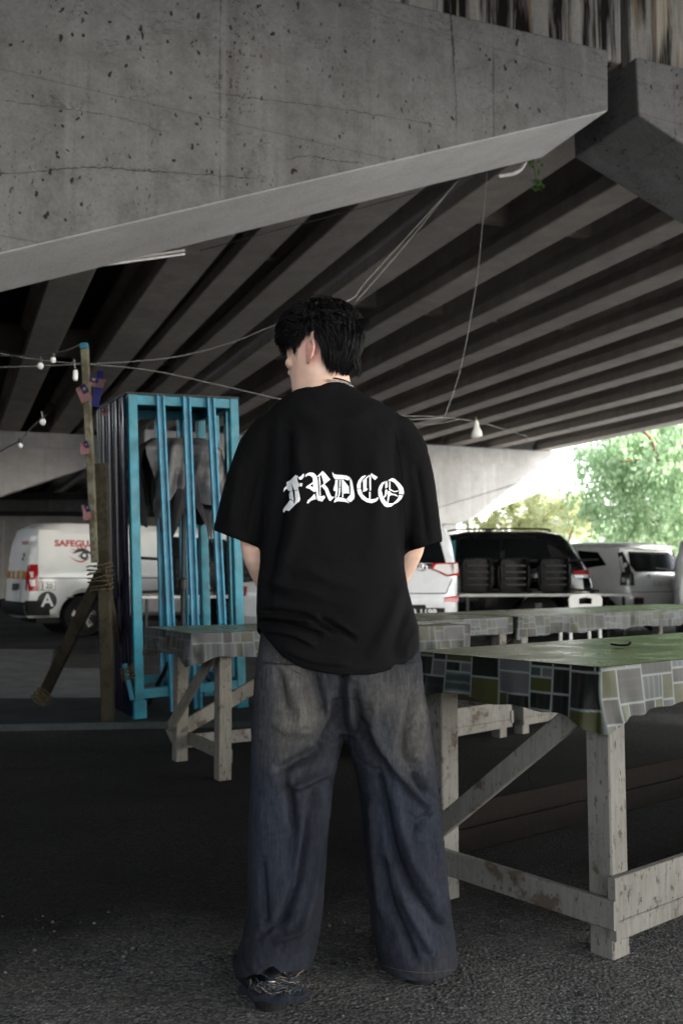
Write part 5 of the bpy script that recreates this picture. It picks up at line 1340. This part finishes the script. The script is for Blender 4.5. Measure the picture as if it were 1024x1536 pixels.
dl = np.linalg.norm((P-np.array(hd(0, .09, .051)))/np.array([1, 1, .55]), axis=1); fl = np.maximum(fl, .8*np.clip(1.4-dl/.016, 0, 1)*(dl < .022))
ca.data.foreach_set('color', np.stack([fl, fl, fl, np.ones_like(fl)], 1).astype(np.float32).ravel())
finish(me, 'body', M['skin'], person, PB)
for s in (-.033, .033):
    m = MB(); c = hd(s, .0705, .1215); m.ball(tuple(c-PB), .0108, 14, 10); e = m.build('eye', M['eye'], person, smooth=180)
    m = MB(); m.ball(tuple(c+HF*.0075-PB), .0058, 12, 8); m.build('iris', M['iris'], e, smooth=180)
# --- hair
hv = BVHTree.FromPolygons([tuple(p) for r in head_rings() for p in r], [(i*40+j, i*40+(j+1) % 40, (i+1)*40+(j+1) % 40, (i+1)*40+j) for i in range(len(HT)-1) for j in range(40)]+[tuple((len(HT)-1)*40+j for j in range(40))])
HI = Matrix((HL, HF, HU))
def loc_(p): return HI @ (Vector(p)-HC)
def hairy(q, m=0.0):     # scalp region in head coordinates
    s, f, z = q
    if z > .182-m: return f < .082
    if f > .045: return z > .168-m
    if f > .012: return z > .138-m and True
    if f > -.036: return z > .134-m
    if f > -.052: return z > .105-m
    return z > .066-m - (.0 if f > -.07 else .010)
rnd = random.Random(77); hair = MB(); cap = []
rings = head_rings(.005, 64); V = [Vector(p) for r in rings for p in r]; n = 64
for i in range(len(HT)-1):
    for j in range(n):
        q = [i*n+j, i*n+(j+1) % n, (i+1)*n+(j+1) % n, (i+1)*n+j]; c = sum((V[k] for k in q), Vector())/4
        if hairy(loc_(c), -.010): cap.append(q)
cap.append([(len(HT)-1)*n+j for j in range(n)])
hair.add(V, cap)
crown = hd(.005, -.04, .234); made = 0
OFFM = [(.03, .006), (.07, .012), (.11, .024), (.15, .032), (.2, .035), (.24, .032)]
def zend(q):
    if q.y > .03: return .134
    if q.y > .004: return .126
    if q.y > -.03: return .132
    return interp([(-.10, .047), (-.07, .050), (-.05, .070), (-.03, .108)], q.y)
ctr_ = HC+HU*.125-HF*.008
while made < 8500:
    i = rnd.randrange(len(HT)-1); j = rnd.random()*2*math.pi; tt = rnd.random()
    z = HT[i][0]+(HT[i+1][0]-HT[i][0])*tt; f0 = HT[i][1]+(HT[i+1][1]-HT[i][1])*tt; b0 = HT[i][2]+(HT[i+1][2]-HT[i][2])*tt; w0 = HT[i][3]+(HT[i+1][3]-HT[i][3])*tt
    q = Vector((w0*math.sin(j), (f0+b0)/2+(f0-b0)/2*math.cos(j), z))
    if not hairy(q): continue
    made += 1
    p = hd(q.x, q.y, q.z); layer = rnd.random()**.75; cl = noise.noise(p*38); cl2 = noise.noise(p*21+Vector((7, 1, 3)))
    tang = p-crown; tang = tang.normalized() if tang.length > .015 else (HF*rnd.gauss(0, 1)+HL*rnd.gauss(0, 1)).normalized()
    front = q.y > .028
    d = (tang*1.0+HL*(.15*cl2+rnd.gauss(0, .035))+HF*(.09*cl+rnd.gauss(0, .035))).normalized()
    if front: d = (HF*.75-HU*.2+HL*(.35+.35*cl2+rnd.gauss(0, .07))).normalized()
    L = rnd.uniform(.075, .125); steps = 9; cur = p.copy(); pts = []; stop = zend(q)+.012*cl+rnd.gauss(0, .0035)
    for k in range(steps+1):
        t = k/steps; lc, nn, _, dist = hv.find_nearest(cur); out = (lc-ctr_).normalized(); zl = loc_(cur).z
        want = interp(OFFM, zl)*layer*min(1, t*3.2+.12)*(1-.12*max(0, t-.7)/.3)*(1+.10*cl2)+.0012
        cur = lc+out*want; pts.append(cur.copy())
        if zl < stop and k > 2: break
        d = (d-Vector((0, 0, 1))*.22).normalized(); cur = cur+d*(L/steps)
    if any((p_-EARC).length < .031 and loc_(p_).z < .127 for p_ in pts) or len(pts) < 4: continue
    r0 = rnd.uniform(.0008, .0016); n_ = len(pts)-1
    hair.tube(pts, [r0*(1-.25*k/n_) if k < n_*.6 else r0*.85*(1-(k/n_-.6)/.42) for k in range(n_+1)], 3, caps=False)
for c0, dirn, cnt in ((hd(-.005, -.118, .152), (-HF*.9+HU*.22), 60), (hd(.015, -.114, .138), (-HF*.8-HU*.1), 30), (hd(-.03, -.092, .072), (-HU*1.0-HF*.12), 40), (hd(.070, .024, .146), (-HU+HF*.22), 60), (hd(.052, .074, .166), (-HU*.9+HF*.3), 70), (hd(.03, .088, .168), (-HU*.9+HF*.25), 60)):
    tip = c0+dirn.normalized()*.040
    for _ in range(cnt):
        a = c0+Vector((rnd.gauss(0, .007), rnd.gauss(0, .007), rnd.gauss(0, .009))); b = tip.lerp(a+dirn*.03, .35)+Vector((rnd.gauss(0, .003), rnd.gauss(0, .003), rnd.gauss(0, .005))); mid_ = a.lerp(b, .5)+HU*.003
        hair.tube([a, mid_, b], [.0016, .0012, .0002], 3, caps=False)
hair.v = [tuple(Vector(v)-PB) for v in hair.v]
hair.build('hair', M['hair'], person, smooth=180, recalc=False)
# --- oversized tee
tee = MB()
TT = [(573, 462, 528, .058, .05), (582, 446, 536, .066, .056), (592, 436, 548, .078, .062), (604, 416, 572, .092, .076), (620, 400, 596, .106, .095), (650, 391, 611, .12, .112), (690, 388, 616, .128, .128), (740, 388, 615, .126, .138), (800, 390, 610, .118, .135), (845, 390, 607, .112, .128), (880, 385, 612, .116, .126), (915, 384, 621, .138, .142), (940, 385, 628, .152, .150)]
rings = []
for py, a, b, db, df in TT:
    y0 = YC+.0; pa, pb = at(a, py, y0), at(b, py, y0); rings.append(ring_ell(((pa.x+pb.x)/2, y0, pa.z), (pb.x-pa.x)/2, 1, 48, 2.35, (df, db)))
hemb = [(386, 944), (400, 962), (420, 985), (450, 1001), (485, 1010), (520, 1015), (560, 1013), (600, 1003), (632, 985)]
def hem_z(x, y):
    px = 512+F*x/max(y, 2.3); back = at(512, interp(hemb, px), YC-.13).z; frt = Z(960, YC+.13)
    k = min(1, max(0, (y-(YC-.06))/.16)); return back*(1-k)+frt*k
last = rings[-1]; cx = sum(p[0] for p in last)/48
for t in (.33, .66, 1.0): rings.append([(cx+(x-cx)*(1+.015*t), YC+(y-YC)*(1+.02*t), z+(hem_z(x, y)-z)*t) for x, y, z in last])
e = rings[-1]; rings.append([(cx+(x-cx)*.93, YC+(y-YC)*.90, z+.001) for x, y, z in e]); rings.append([(cx+(x-cx)*.92, YC+(y-YC)*.89, z+.05) for x, y, z in e])
tee.loft(rings)
def sleeve(pts, depth):
    rs = []
    C = [P_(px, py, y) for px, py, r, y in pts]; ax = (C[-1]-C[1]); ax.y = 0; ax.normalize(); e1 = Vector((-ax.z, 0, ax.x))
    for (px, py, r, y), c in zip(pts, C):
        rm = r*y/F; rs.append([c+e1*rm*math.cos(2*math.pi*j/32)+Vector((0, 1, 0))*depth*(rm/.066)*math.sin(2*math.pi*j/32) for j in range(32)])
    c = C[-1]; q = rs[-1]; rs.append([c+(p-c)*.80 for p in q]); rs.append([c-ax*.07+(p-c)*.78 for p in q]); tee.loft([[tuple(p) for p in r] for r in rs])
sleeve([(442, 624, 22, 2.62), (420, 640, 36, 2.622), (400, 674, 42, 2.63), (381, 726, 42, 2.64), (367, 772, 40, 2.65), (357, 810, 39.5, 2.66)], .076)
sleeve([(560, 622, 22, 2.62), (582, 640, 35, 2.622), (602, 676, 38, 2.63), (618, 730, 36, 2.645), (628, 776, 33, 2.66), (635, 823, 31.5, 2.67)], .076)
cr_ = []
for j in range(41):
    t = 2*math.pi*j/40; y = YC-.006+.064*math.sin(t); k = (math.sin(t)+1)/2
    cr_.append((at(494, 580, y).x+.069*math.cos(t), y, Z(576, 2.56)*(1-k)+Z(606, 2.68)*k-.004))
tee.tube(cr_, .0085, 8)
me = evaluated('tee', tee, .0045, 26, PB)
folds(me, [
    ([(430, 640), (428, 700), (418, 770), (404, 850), (396, 900)], 13, -.010), ([(596, 650), (598, 720), (604, 790), (612, 850)], 11, -.009),
    ([(446, 660), (452, 730), (440, 800), (420, 860)], 16, .007), ([(560, 660), (565, 740), (560, 830)], 20, .006), ([(505, 620), (507, 690), (512, 760)], 26, -.006),
    ([(392, 917), (420, 916), (455, 922), (480, 935), (500, 947)], 4.5, -.013), ([(392, 924), (430, 928), (470, 934)], 4, .010), ([(390, 934), (420, 934), (450, 942), (480, 952)], 4.5, -.011),
    ([(400, 944), (440, 952), (470, 966)], 5, .008), ([(480, 926), (510, 944), (530, 958)], 5, -.010), ([(500, 932), (530, 950)], 5, .008), ([(430, 975), (470, 990), (520, 996)], 7, .006),
    ([(600, 880), (585, 930), (560, 980)], 13, .007), ([(615, 905), (600, 950), (590, 985)], 9, -.008), ([(625, 940), (612, 965), (606, 990)], 6, .006),
    ([(395, 870), (430, 880), (480, 890)], 10, .006), ([(400, 890), (450, 905), (520, 915)], 12, -.006), ([(450, 850), (520, 880), (590, 890)], 14, .005),
    ([(360, 690), (352, 740), (345, 790)], 10, .006), ([(385, 700), (372, 760), (365, 805)], 8, -.006), ([(625, 700), (635, 760), (640, 810)], 7, -.005), ([(440, 610), (480, 630), (530, 628), (560, 612)], 14, .004),
], .0045, 7, 1.0, gain=1.6, wrinkle=.004)
tee_bvh = BVHTree.FromPolygons([tuple(v.co) for v in me.vertices], [tuple(p.vertices) for p in me.polygons])
tee_o = finish(me, 'tshirt', M['tee'], person, PB)
def cast(bvh, px, py, off):
    d = ray(px, py).normalized(); h = bvh.ray_cast(Vector((0, 0, H)), d)
    if h[0] is None: return None
    return h[0]-d*off
def seam(name, bvh, line, mat, par, r=.0009, off=.0006):
    pts = [cast(bvh, p.x, p.y, off) for p in spline([(x, y, 0) for x, y in line], 8)]; pts = [p-PB for p in pts if p is not None]
    if len(pts) > 2: m = MB(); m.tube(pts, r, 4); m.build(name, mat, par)
seam('shoulder_seam', tee_bvh, [(448, 596), (425, 606), (400, 622)], M['tee'], tee_o, .0012); seam('armhole_seam', tee_bvh, [(408, 640), (400, 690), (398, 750), (397, 800)], M['tee'], tee_o, .0011); seam('armhole_seam', tee_bvh, [(592, 645), (602, 700), (606, 760), (608, 810)], M['tee'], tee_o, .0011); seam('hem_stitch', tee_bvh, [(396, 950), (420, 976), (450, 993), (485, 1003), (520, 1007), (560, 1005), (600, 996), (620, 984)], M['tee'], tee_o, .0008)
# printed lettering, one letter a part
A_ = lambda L: [(415+x/9.752, 690+y/9.752) for x, y in L]
B_ = lambda L: [(490+x/7.877, 700+y/7.877) for x, y in L]
LET = [
 [A_(q) for q in (
  [(97,470),(108,412),(148,372),(145,326),(205,290),(275,218),(318,240),(300,270),(305,310),(328,352),(326,385),(312,402),(318,436),(258,442),(232,330),(212,332),(230,443),(190,455),(168,450),(160,424),(128,432)],
  [(324,250),(360,235),(385,200),(402,203),(395,245),(370,285),(335,290),(318,268)], [(340,336),(378,340),(370,386),(336,386),(330,360)],
  [(262,450),(320,441),(342,560),(335,602),(266,655),(258,640),(273,580)], [(192,462),(231,452),(250,588),(240,596),(213,572),(190,500)], [(176,478),(188,510),(212,572),(190,572)],
  [(196,582),(243,602),(250,632),(268,655),(180,746),(145,735),(120,745),(110,768),(93,760),(95,722),(116,690),(150,680),(185,690),(205,688)])],
 [A_(q) for q in (
  [(415,240),(430,205),(480,183),(530,185),(565,210),(588,240),(600,300),(605,400),(612,468),(560,462),(532,405),(530,330),(525,262),(490,228),(450,226),(422,246)],
  [(425,405),(440,382),(529,322),(531,347),(488,376),(533,400),(558,462),(545,470),(480,422)], [(613,262),(632,238),(640,330),(640,460),(645,520),(628,520),(625,430),(620,330)],
  [(590,238),(670,160),(692,178),(686,205),(648,222),(614,252)], [(690,205),(697,182),(783,285),(702,350),(692,374),(642,402),(642,384),(688,342),(700,310),(652,226)],
  [(665,375),(702,358),(745,410),(790,520),(815,545),(830,530),(838,545),(785,600),(765,590),(730,520),(705,445),(670,402)],
  [(576,472),(612,470),(616,522),(650,530),(685,522),(692,518),(710,545),(665,608),(600,592),(584,560)], [(548,495),(560,510),(572,540),(575,575),(545,580),(500,595),(460,635),(440,630),(455,590),(500,550),(545,535)])],
 [B_(q) for q in (
  [(65,58),(75,76),(85,90),(120,95),(190,100),(235,105),(274,126),(264,160),(240,160),(210,148),(100,150),(80,125),(68,95)], [(277,130),(300,170),(320,290),(328,350),(322,380),(285,418),(256,410),(232,382),(275,370),(278,330),(280,250),(270,170)],
  [(90,428),(85,410),(110,366),(130,362),(180,366),(224,382),(240,402),(268,431),(210,415),(130,408),(100,418)], [(100,160),(130,155),(128,210),(130,290),(120,340),(96,380),(100,330),(105,290),(82,285),(80,258),(98,250),(97,200)],
  [(148,155),(165,155),(162,240),(147,240)], [(146,246),(162,246),(160,300),(150,350),(125,362),(140,320)], [(176,152),(193,152),(195,240),(235,245),(262,238),(262,252),(235,262),(197,262),(200,304),(230,300),(265,305),(268,318),(230,314),(195,322),(195,364),(180,361),(180,320),(178,250)])],
 [B_(q) for q in (
  [(455,100),(462,110),(420,150),(400,200),(400,255),(356,262),(355,215),(375,160),(415,115)], [(400,260),(425,330),(470,370),(520,385),(570,380),(605,360),(608,380),(585,410),(530,432),(470,420),(410,380),(370,320),(356,268)],
  [(425,160),(470,120),(497,96),(498,116),(472,140),(470,250),(485,265),(470,285),(425,300),(430,270),(428,220)], [(501,96),(522,107),(522,280),(505,284),(500,200)], [(498,295),(518,300),(516,384),(498,380)], [(525,75),(545,90),(600,125),(570,158),(545,140),(516,95)])],
 [B_(q) for q in (
  [(715,165),(690,180),(660,220),(645,276),(606,290),(607,270),(620,230),(650,190)], [(645,282),(660,350),(690,400),(720,435),(790,432),(798,442),(760,470),(715,478),(680,465),(640,410),(610,340),(606,296)],
  [(725,160),(770,135),(800,145),(860,195),(900,250),(910,300),(905,328),(850,320),(855,290),(840,250),(800,190),(760,170),(735,175)], [(851,332),(900,341),(880,380),(840,420),(802,440),(782,430),(810,410),(840,370)],
  [(690,192),(715,172),(718,240),(690,258)], [(738,181),(750,181),(750,265),(800,290),(840,280),(845,291),(800,301),(735,276)], [(690,275),(712,270),(710,320),(690,360),(665,365),(685,330)], [(722,285),(740,290),(740,330),(770,318),(810,325),(838,345),(830,355),(800,338),(760,335),(738,350),(725,434),(712,434)])]]
for li, polys in enumerate(LET):
    m = MB()
    for k, poly in enumerate(polys):
        bm = bmesh.new(); bm.faces.new([bm.verts.new((x, y, 0)) for x, y in poly]); bmesh.ops.triangulate(bm, faces=bm.faces[:])
        for _ in range(3):
            es = [ed_ for ed_ in bm.edges if ed_.calc_length() > 3.0]
            if not es: break
            bmesh.ops.subdivide_edges(bm, edges=es, cuts=1); bmesh.ops.triangulate(bm, faces=bm.faces[:])
        bm.verts.index_update(); top_, bot, ok = [], [], True
        for v in bm.verts:
            a = cast(tee_bvh, v.co.x, v.co.y, .0022+.0001*k); b = cast(tee_bvh, v.co.x, v.co.y, .0004)
            if a is None: ok = False; break
            top_.append(a-PB); bot.append(b-PB)
        if ok:
            nv = len(top_); fs = [tuple(v.index for v in f.verts) for f in bm.faces]; bd = [(ed_.verts[0].index, ed_.verts[1].index) for ed_ in bm.edges if len(ed_.link_faces) == 1]
            m.add(top_+bot, fs+[(a, b, nv+b, nv+a) for a, b in bd])
        bm.free()
    m.build('printed_letter', M['print'], tee_o)
# --- wide jeans
jn = MB()
PT = [(925, 400, 618, .105, .115), (950, 392, 624, .116, .122), (990, 385, 631, .134, .133), (1040, 380, 637, .148, .135), (1075, 385, 636, .125, .115), (1096, 420, 600, .085, .08)]
jn.loft([ring_ell((lambda a, b: ((a.x+b.x)/2, YC, a.z))(at(a_, py, YC), at(b_, py, YC)), (at(b_, py, YC).x-at(a_, py, YC).x)/2, 1, 44, 2.5, (df, db)) for py, a_, b_, db, df in PT])
def leg(tab, yt, yb, zhem, d0, d1, notch=0.0):
    rs = []; n_ = len(tab)
    for i, (py, a_, b_) in enumerate(tab):
        t = i/(n_-1); y = yt+(yb-yt)*t; pa, pb = at(a_, py, y), at(b_, py, y); z = max(pa.z, zhem) if i == n_-1 else max(pa.z, zhem+.02*(n_-1-i))
        rs.append(ring_ell(((pa.x+pb.x)/2, y, z), (pb.x-pa.x)/2, d0+(d1-d0)*t, 40, 2.3))
    if notch:
        xc = at(412, 1460, 2.46).x
        for k_, amp in ((-1, notch), (-2, notch*.6)): rs[k_] = [(x, y_, z+amp*math.exp(-((x-xc)/.075)**4)*(1 if y_ < yb-.02 else 0)) for x, y_, z in rs[k_]]
    e = rs[-1]; c = (sum(p[0] for p in e)/40, sum(p[1] for p in e)/40)
    rs.append([(c[0]+(x-c[0])*.8, c[1]+(y-c[1])*.8, z) for x, y, z in e]); rs.append([(c[0]+(x-c[0])*.76, c[1]+(y-c[1])*.76, z+.05) for x, y, z in e]); jn.loft(rs)
leg([(990, 384, 514), (1040, 379, 517), (1090, 377, 518), (1115, 377, 515), (1150, 376, 505), (1190, 375, 499), (1240, 374, 493), (1300, 373, 490), (1360, 371, 485), (1405, 362, 478), (1432, 354, 473), (1450, 350, 468)], 2.615, 2.575, .024, .135, .118, .026)
leg([(990, 512, 632), (1040, 513, 638), (1090, 516, 645), (1115, 519, 648), (1150, 531, 653), (1190, 538, 657), (1240, 545, 663), (1300, 549, 669), (1360, 554, 676), (1400, 560, 681), (1425, 565, 684), (1444, 568, 686)], 2.625, 2.655, .004, .135, .125)
me = evaluated('jeans', jn, .0042, 8, PB)
folds(me, [
    ([(513, 1005), (514, 1050), (513, 1100)], 9, -.022), ([(505, 1040), (500, 1090), (480, 1125), (450, 1140), (418, 1155)], 11, -.022), ([(500, 1150), (475, 1165), (440, 1180), (425, 1160)], 9, .014),
    ([(424, 1155), (436, 1200), (440, 1240)], 10, -.018), ([(478, 1180), (466, 1240), (452, 1300), (436, 1350), (420, 1390)], 11, -.017), ([(492, 1200), (480, 1280), (466, 1350), (450, 1400)], 8, .010),
    ([(450, 1225), (446, 1290), (440, 1330)], 8, .010), ([(392, 1290), (395, 1340), (398, 1390)], 9, -.008), ([(440, 1370), (412, 1388), (392, 1400)], 7, -.008), ([(460, 1385), (440, 1402), (415, 1412)], 7, .007), 
    ([(418, 1010), (424, 1040), (428, 1062)], 8, -.011), ([(468, 1005), (478, 1040), (485, 1080)], 9, -.012), ([(440, 1030), (450, 1070), (455, 1095)], 14, .008), ([(405, 1085), (440, 1098), (470, 1092)], 10, .006),
    ([(530, 1030), (540, 1080), (556, 1120), (580, 1150)], 9, -.016), ([(552, 1075), (575, 1130), (612, 1175), (648, 1216)], 9, .013), ([(560, 1050), (562, 1080), (570, 1110)], 9, .007), ([(630, 1010), (618, 1060), (606, 1110), (610, 1150)], 10, -.014), ([(620, 1150), (632, 1180), (652, 1200)], 11, -.020),
    ([(650, 1222), (630, 1232), (618, 1250)], 7, -.010), ([(640, 1060), (630, 1100), (624, 1130)], 9, .010), ([(565, 1160), (580, 1230), (596, 1290), (620, 1340), (650, 1375), (668, 1395)], 9, -.017), ([(590, 1180), (604, 1250), (625, 1305), (655, 1350)], 12, .010),
    ([(556, 1200), (562, 1290), (572, 1370)], 8, .008), ([(572, 1290), (584, 1350), (606, 1400), (622, 1440)], 8, -.012), ([(600, 1340), (625, 1390), (650, 1430)], 9, .009), ([(660, 1250), (664, 1320), (668, 1380)], 9, .007), 
], .0055, 8, 5.0, gain=1.5, wrinkle=.010)
P, N = coords(me); Q = proj(P)
def G(x, y, rx, ry): return np.exp(-((Q[:, 0]-x)/rx)**2-((Q[:, 1]-y)/ry)**2)
face = np.clip(-N[:, 1]*1.5+.2, .15, 1)
fade = face*np.clip(.75*G(432, 1010, 42, 45)+.9*G(446, 1072, 44, 36)+.55*G(415, 1120, 40, 40)+.8*G(625, 1085, 26, 62)+.6*G(572, 1040, 45, 45)+.35*G(605, 1120, 30, 40)+.25*G(400, 980, 30, 40), 0, 1)
blue = face*np.clip(.6*G(392, 1190, 28, 90)+.7*G(585, 1215, 22, 80)+.4*G(640, 1220, 26, 60)+.4*G(420, 1300, 40, 70)+.35*G(620, 1380, 40, 60)+.4*G(400, 1020, 20, 60), 0, 1)
ca = me.color_attributes.new('wash', 'FLOAT_COLOR', 'POINT'); ca.data.foreach_set('color', np.stack([fade, blue, fade*0, np.ones_like(fade)], 1).astype(np.float32).ravel())
jb = BVHTree.FromPolygons([tuple(v.co) for v in me.vertices], [tuple(p.vertices) for p in me.polygons])
jo = finish(me, 'jeans', M['denim'], person, PB)
seam('hem_stitch', jb, [(570, 1447), (600, 1455), (640, 1459), (682, 1454)], M['stitch'], jo); seam('seat_seam', jb, [(514, 1015), (514, 1050), (513, 1085)], M['denim'], jo, .0014); seam('side_seam', jb, [(384, 985), (380, 1060), (379, 1150), (378, 1250), (377, 1340)], M['denim'], jo, .0015); seam('yoke_seam', jb, [(398, 968), (412, 985), (430, 1000), (452, 1012)], M['stitch'], jo)
seam('leg_seam', jb, [(588, 1140), (589, 1200), (590, 1260), (590, 1330)], M['denim'], jo, .0016); seam('pocket_edge', jb, [(406, 1098), (425, 1108), (445, 1112)], M['stitch'], jo, .0008)
# --- shoes and the frayed heel
def shoe(A, toe, parent, back=.112):
    base = Vector((A.x, A.y-back, 0)); d = Vector((toe, 1, 0)).normalized(); s = Vector((d.y, -d.x, 0)); L = .33
    def pt(t, w, z): return base+d*L*t+s*w+Vector((0, 0, z))-PB
    prof = [(0, .006), (.03, .030), (.1, .040), (.3, .040), (.5, .042), (.7, .049), (.85, .045), (.95, .03), (1, .006)]
    m = MB(); rs = []
    for t, w in prof: rs.append([pt(t, x*w, z) for x, z in ((-1, .002), (-1.06, .012), (-1.06, .028), (-1, .036), (1, .036), (1.06, .028), (1.06, .012), (1, .002))])
    m.loft(rs); so_ = m.build('sole', M['rubber'], None, smooth=50)
    m = MB(); rs = []
    for t, w, h in ((.012, .018, .085), (.06, .034, .10), (.2, .037, .105), (.35, .037, .10), (.5, .040, .078), (.7, .045, .062), (.88, .038, .052), (.965, .018, .042)):
        rs.append([pt(t, w*math.cos(a), .033+(h-.033)*max(0, math.sin(a))**.7) for a in [math.pi*j/12 for j in range(13)]])
    m.loft(rs); u = m.build('shoe', M['black_plastic'], parent, smooth=50); so_.parent = u
    for k in range(4):
        m = MB(); m.tube([pt(.38+.06*k, w, .104-.012*k+.004-.02*abs(w)/.03) for w in (-.026, -.012, 0, .012, .026)], .0035, 5); m.build('lace', M['cord'], u)
    return u
sh = shoe(LA, -.32, person); shoe(RA, .25, person, .06)
m = MB(); mb2 = MB(); rnd = random.Random(9)
hc_ = Vector((LA.x+.012, LA.y-.03, 0))
def heel(a, r, z): return Vector((hc_.x+r*math.sin(a)*1.02, hc_.y-r*math.cos(a), z))-PB
for k in range(46):
    zz = .044+.0008*k+rnd.uniform(-.002, .002); r = .104-.0006*k+rnd.uniform(-.004, .003); a0 = rnd.uniform(-.8, .25); a1 = min(.75, a0+rnd.uniform(.25, .95)); ph = rnd.uniform(0, 6); tl = rnd.gauss(0, .012)
    pts = [heel(a0+(a1-a0)*i/12, r+rnd.uniform(-.0015, .0015), zz+.0014*math.sin(i*1.3+ph)+rnd.gauss(0, .0006)+tl*(i/12-.5)+.014*((a0+(a1-a0)*i/12)**2)) for i in range(13)]
    (m if k % 4 == 1 else mb2).tube(spline(pts, 2), [rnd.uniform(.0011, .0022)*(1-.75*abs(q_/24*2-1)**3) for q_ in range(25)], 4)
for k in range(60):
    a = rnd.uniform(-.85, .8); z0 = rnd.uniform(.05, .085); L_e = rnd.uniform(.006, .02)
    (m if k % 5 == 0 else mb2).tube([heel(a, .100, z0), heel(a+rnd.gauss(0, .04), .106, z0-L_e*.5), heel(a+rnd.gauss(0, .08), .105, z0-L_e)], [.0009, .0008, .0003], 3)
m.build('frayed_braid', M['thread'], jo, smooth=180); mb2.build('frayed_threads', M['thread_blue'], jo, smooth=180)
m = MB(); m.loft([[heel(a, r_+.002*math.sin(a*9), z_+.003*math.sin(a*13)*(z_ > .02)) for a in [(-1.15+1.85*i/30) for i in range(31)]] for r_, z_ in ((.100, .030), (.110, .032), (.111, .045), (.106, .050), (.094, .051))], closed=False, cap0=False, cap1=False); m.build('torn_hem', M['denim'], jo, smooth=50)
m = MB(); c = heel(-.22, .096, .077); m.ball(tuple(c), (.010, .005, .004), 12, 8); m.build('heel_tab', M['silver'], sh, smooth=180)
# --- neck chain, cord and ear stud
m = MB()
for j in range(64):
    t = 2*math.pi*j/64; y = YC-.012+.0655*math.sin(t); k = (math.sin(t)+1)/2; c = Vector((at(495, 578, YC).x+.069*math.cos(t), y, Z(574, 2.555)*(1-k)+Z(612, 2.7)*k+.004))-PB
    tg = Vector((-math.sin(t), math.cos(t), 0)); up = Vector((0, 0, 1)) if j % 2 else tg.cross(Vector((0, 0, 1)))
    m.tube([c+tg*.0046*math.cos(a)+up*.0026*math.sin(a) for a in [2*math.pi*i/10 for i in range(11)]], .0009, 4, caps=False)
m.build('chain_necklace', M['silver'], person, smooth=180)
m = MB(); m.tube([Vector((at(495, 578, YC).x+.064*math.cos(t), YC-.01+.061*math.sin(t), Z(571, 2.555)*(1-(math.sin(t)+1)/2)+Z(606, 2.7)*(math.sin(t)+1)/2+.006))-PB for t in [2*math.pi*j/40 for j in range(41)]], .002, 6, caps=False); m.build('cord_necklace', M['cord'], person, smooth=180)
m = MB(); m.ball(tuple(lobe-PB), .0035, 12, 8); m.build('ear_stud', M['silver'], person, smooth=180)
# ------------------------------------------------------------------ camera and light
cam = bpy.data.cameras.new('camera'); co = bpy.data.objects.new('camera', cam); COL.objects.link(co)
co.location = (0, 0, H); co.rotation_euler = (math.pi/2 + PITCH, 0, 0)
cam.sensor_fit = 'VERTICAL'; cam.sensor_height = 36; cam.lens = F/1536*36; cam.clip_end = 2000; cam.clip_start = .05
cam.dof.use_dof = True; cam.dof.focus_distance = 2.6; cam.dof.aperture_fstop = 5.0
S.camera = co
w = bpy.data.worlds.new('World'); S.world = w; w.use_nodes = True
nt = w.node_tree; bg = nt.nodes['Background']
sk = nt.nodes.new('ShaderNodeTexSky'); sk.sky_type = 'NISHITA'; sk.sun_disc = False
SUN_EL, SUN_AZ = 27, 115       # degrees; azimuth clockwise from +Y (low, behind the camera and to its right)
sk.sun_elevation = R(SUN_EL); sk.sun_rotation = R(SUN_AZ); sk.dust_density = 1.0; sk.ozone_density = 1.6; sk.air_density = 1.2
hs = nt.nodes.new('ShaderNodeHueSaturation'); hs.inputs['Saturation'].default_value = .35
nt.links.new(sk.outputs[0], hs.inputs['Color']); nt.links.new(hs.outputs[0], bg.inputs[0]); bg.inputs[1].default_value = .15
sd = bpy.data.lights.new('sun', 'SUN'); sd.energy = 4.2; sd.angle = R(3); sd.color = (1, .97, .93)
so = bpy.data.objects.new('sun', sd); COL.objects.link(so)
d = Vector((math.sin(R(SUN_AZ))*math.cos(R(SUN_EL)), math.cos(R(SUN_AZ))*math.cos(R(SUN_EL)), math.sin(R(SUN_EL))))
so.rotation_euler = d.to_track_quat('Z', 'Y').to_euler(); so.location = d*40
S.view_settings.view_transform = 'Standard'; S.view_settings.look = 'None'; S.view_settings.gamma = 1.0; S.view_settings.use_curve_mapping = False
S.view_settings.exposure = 2.68
S.render.engine = 'CYCLES'
S.cycles.use_denoising = True
try: S.cycles.denoiser = 'OPENIMAGEDENOISE'
except Exception: pass
S.cycles.max_bounces = 8; S.cycles.diffuse_bounces = 3; S.cycles.glossy_bounces = 3; S.cycles.transmission_bounces = 4; S.cycles.transparent_max_bounces = 8
S.cycles.sample_clamp_indirect = 8.0; S.cycles.caustics_reflective = False; S.cycles.caustics_refractive = False
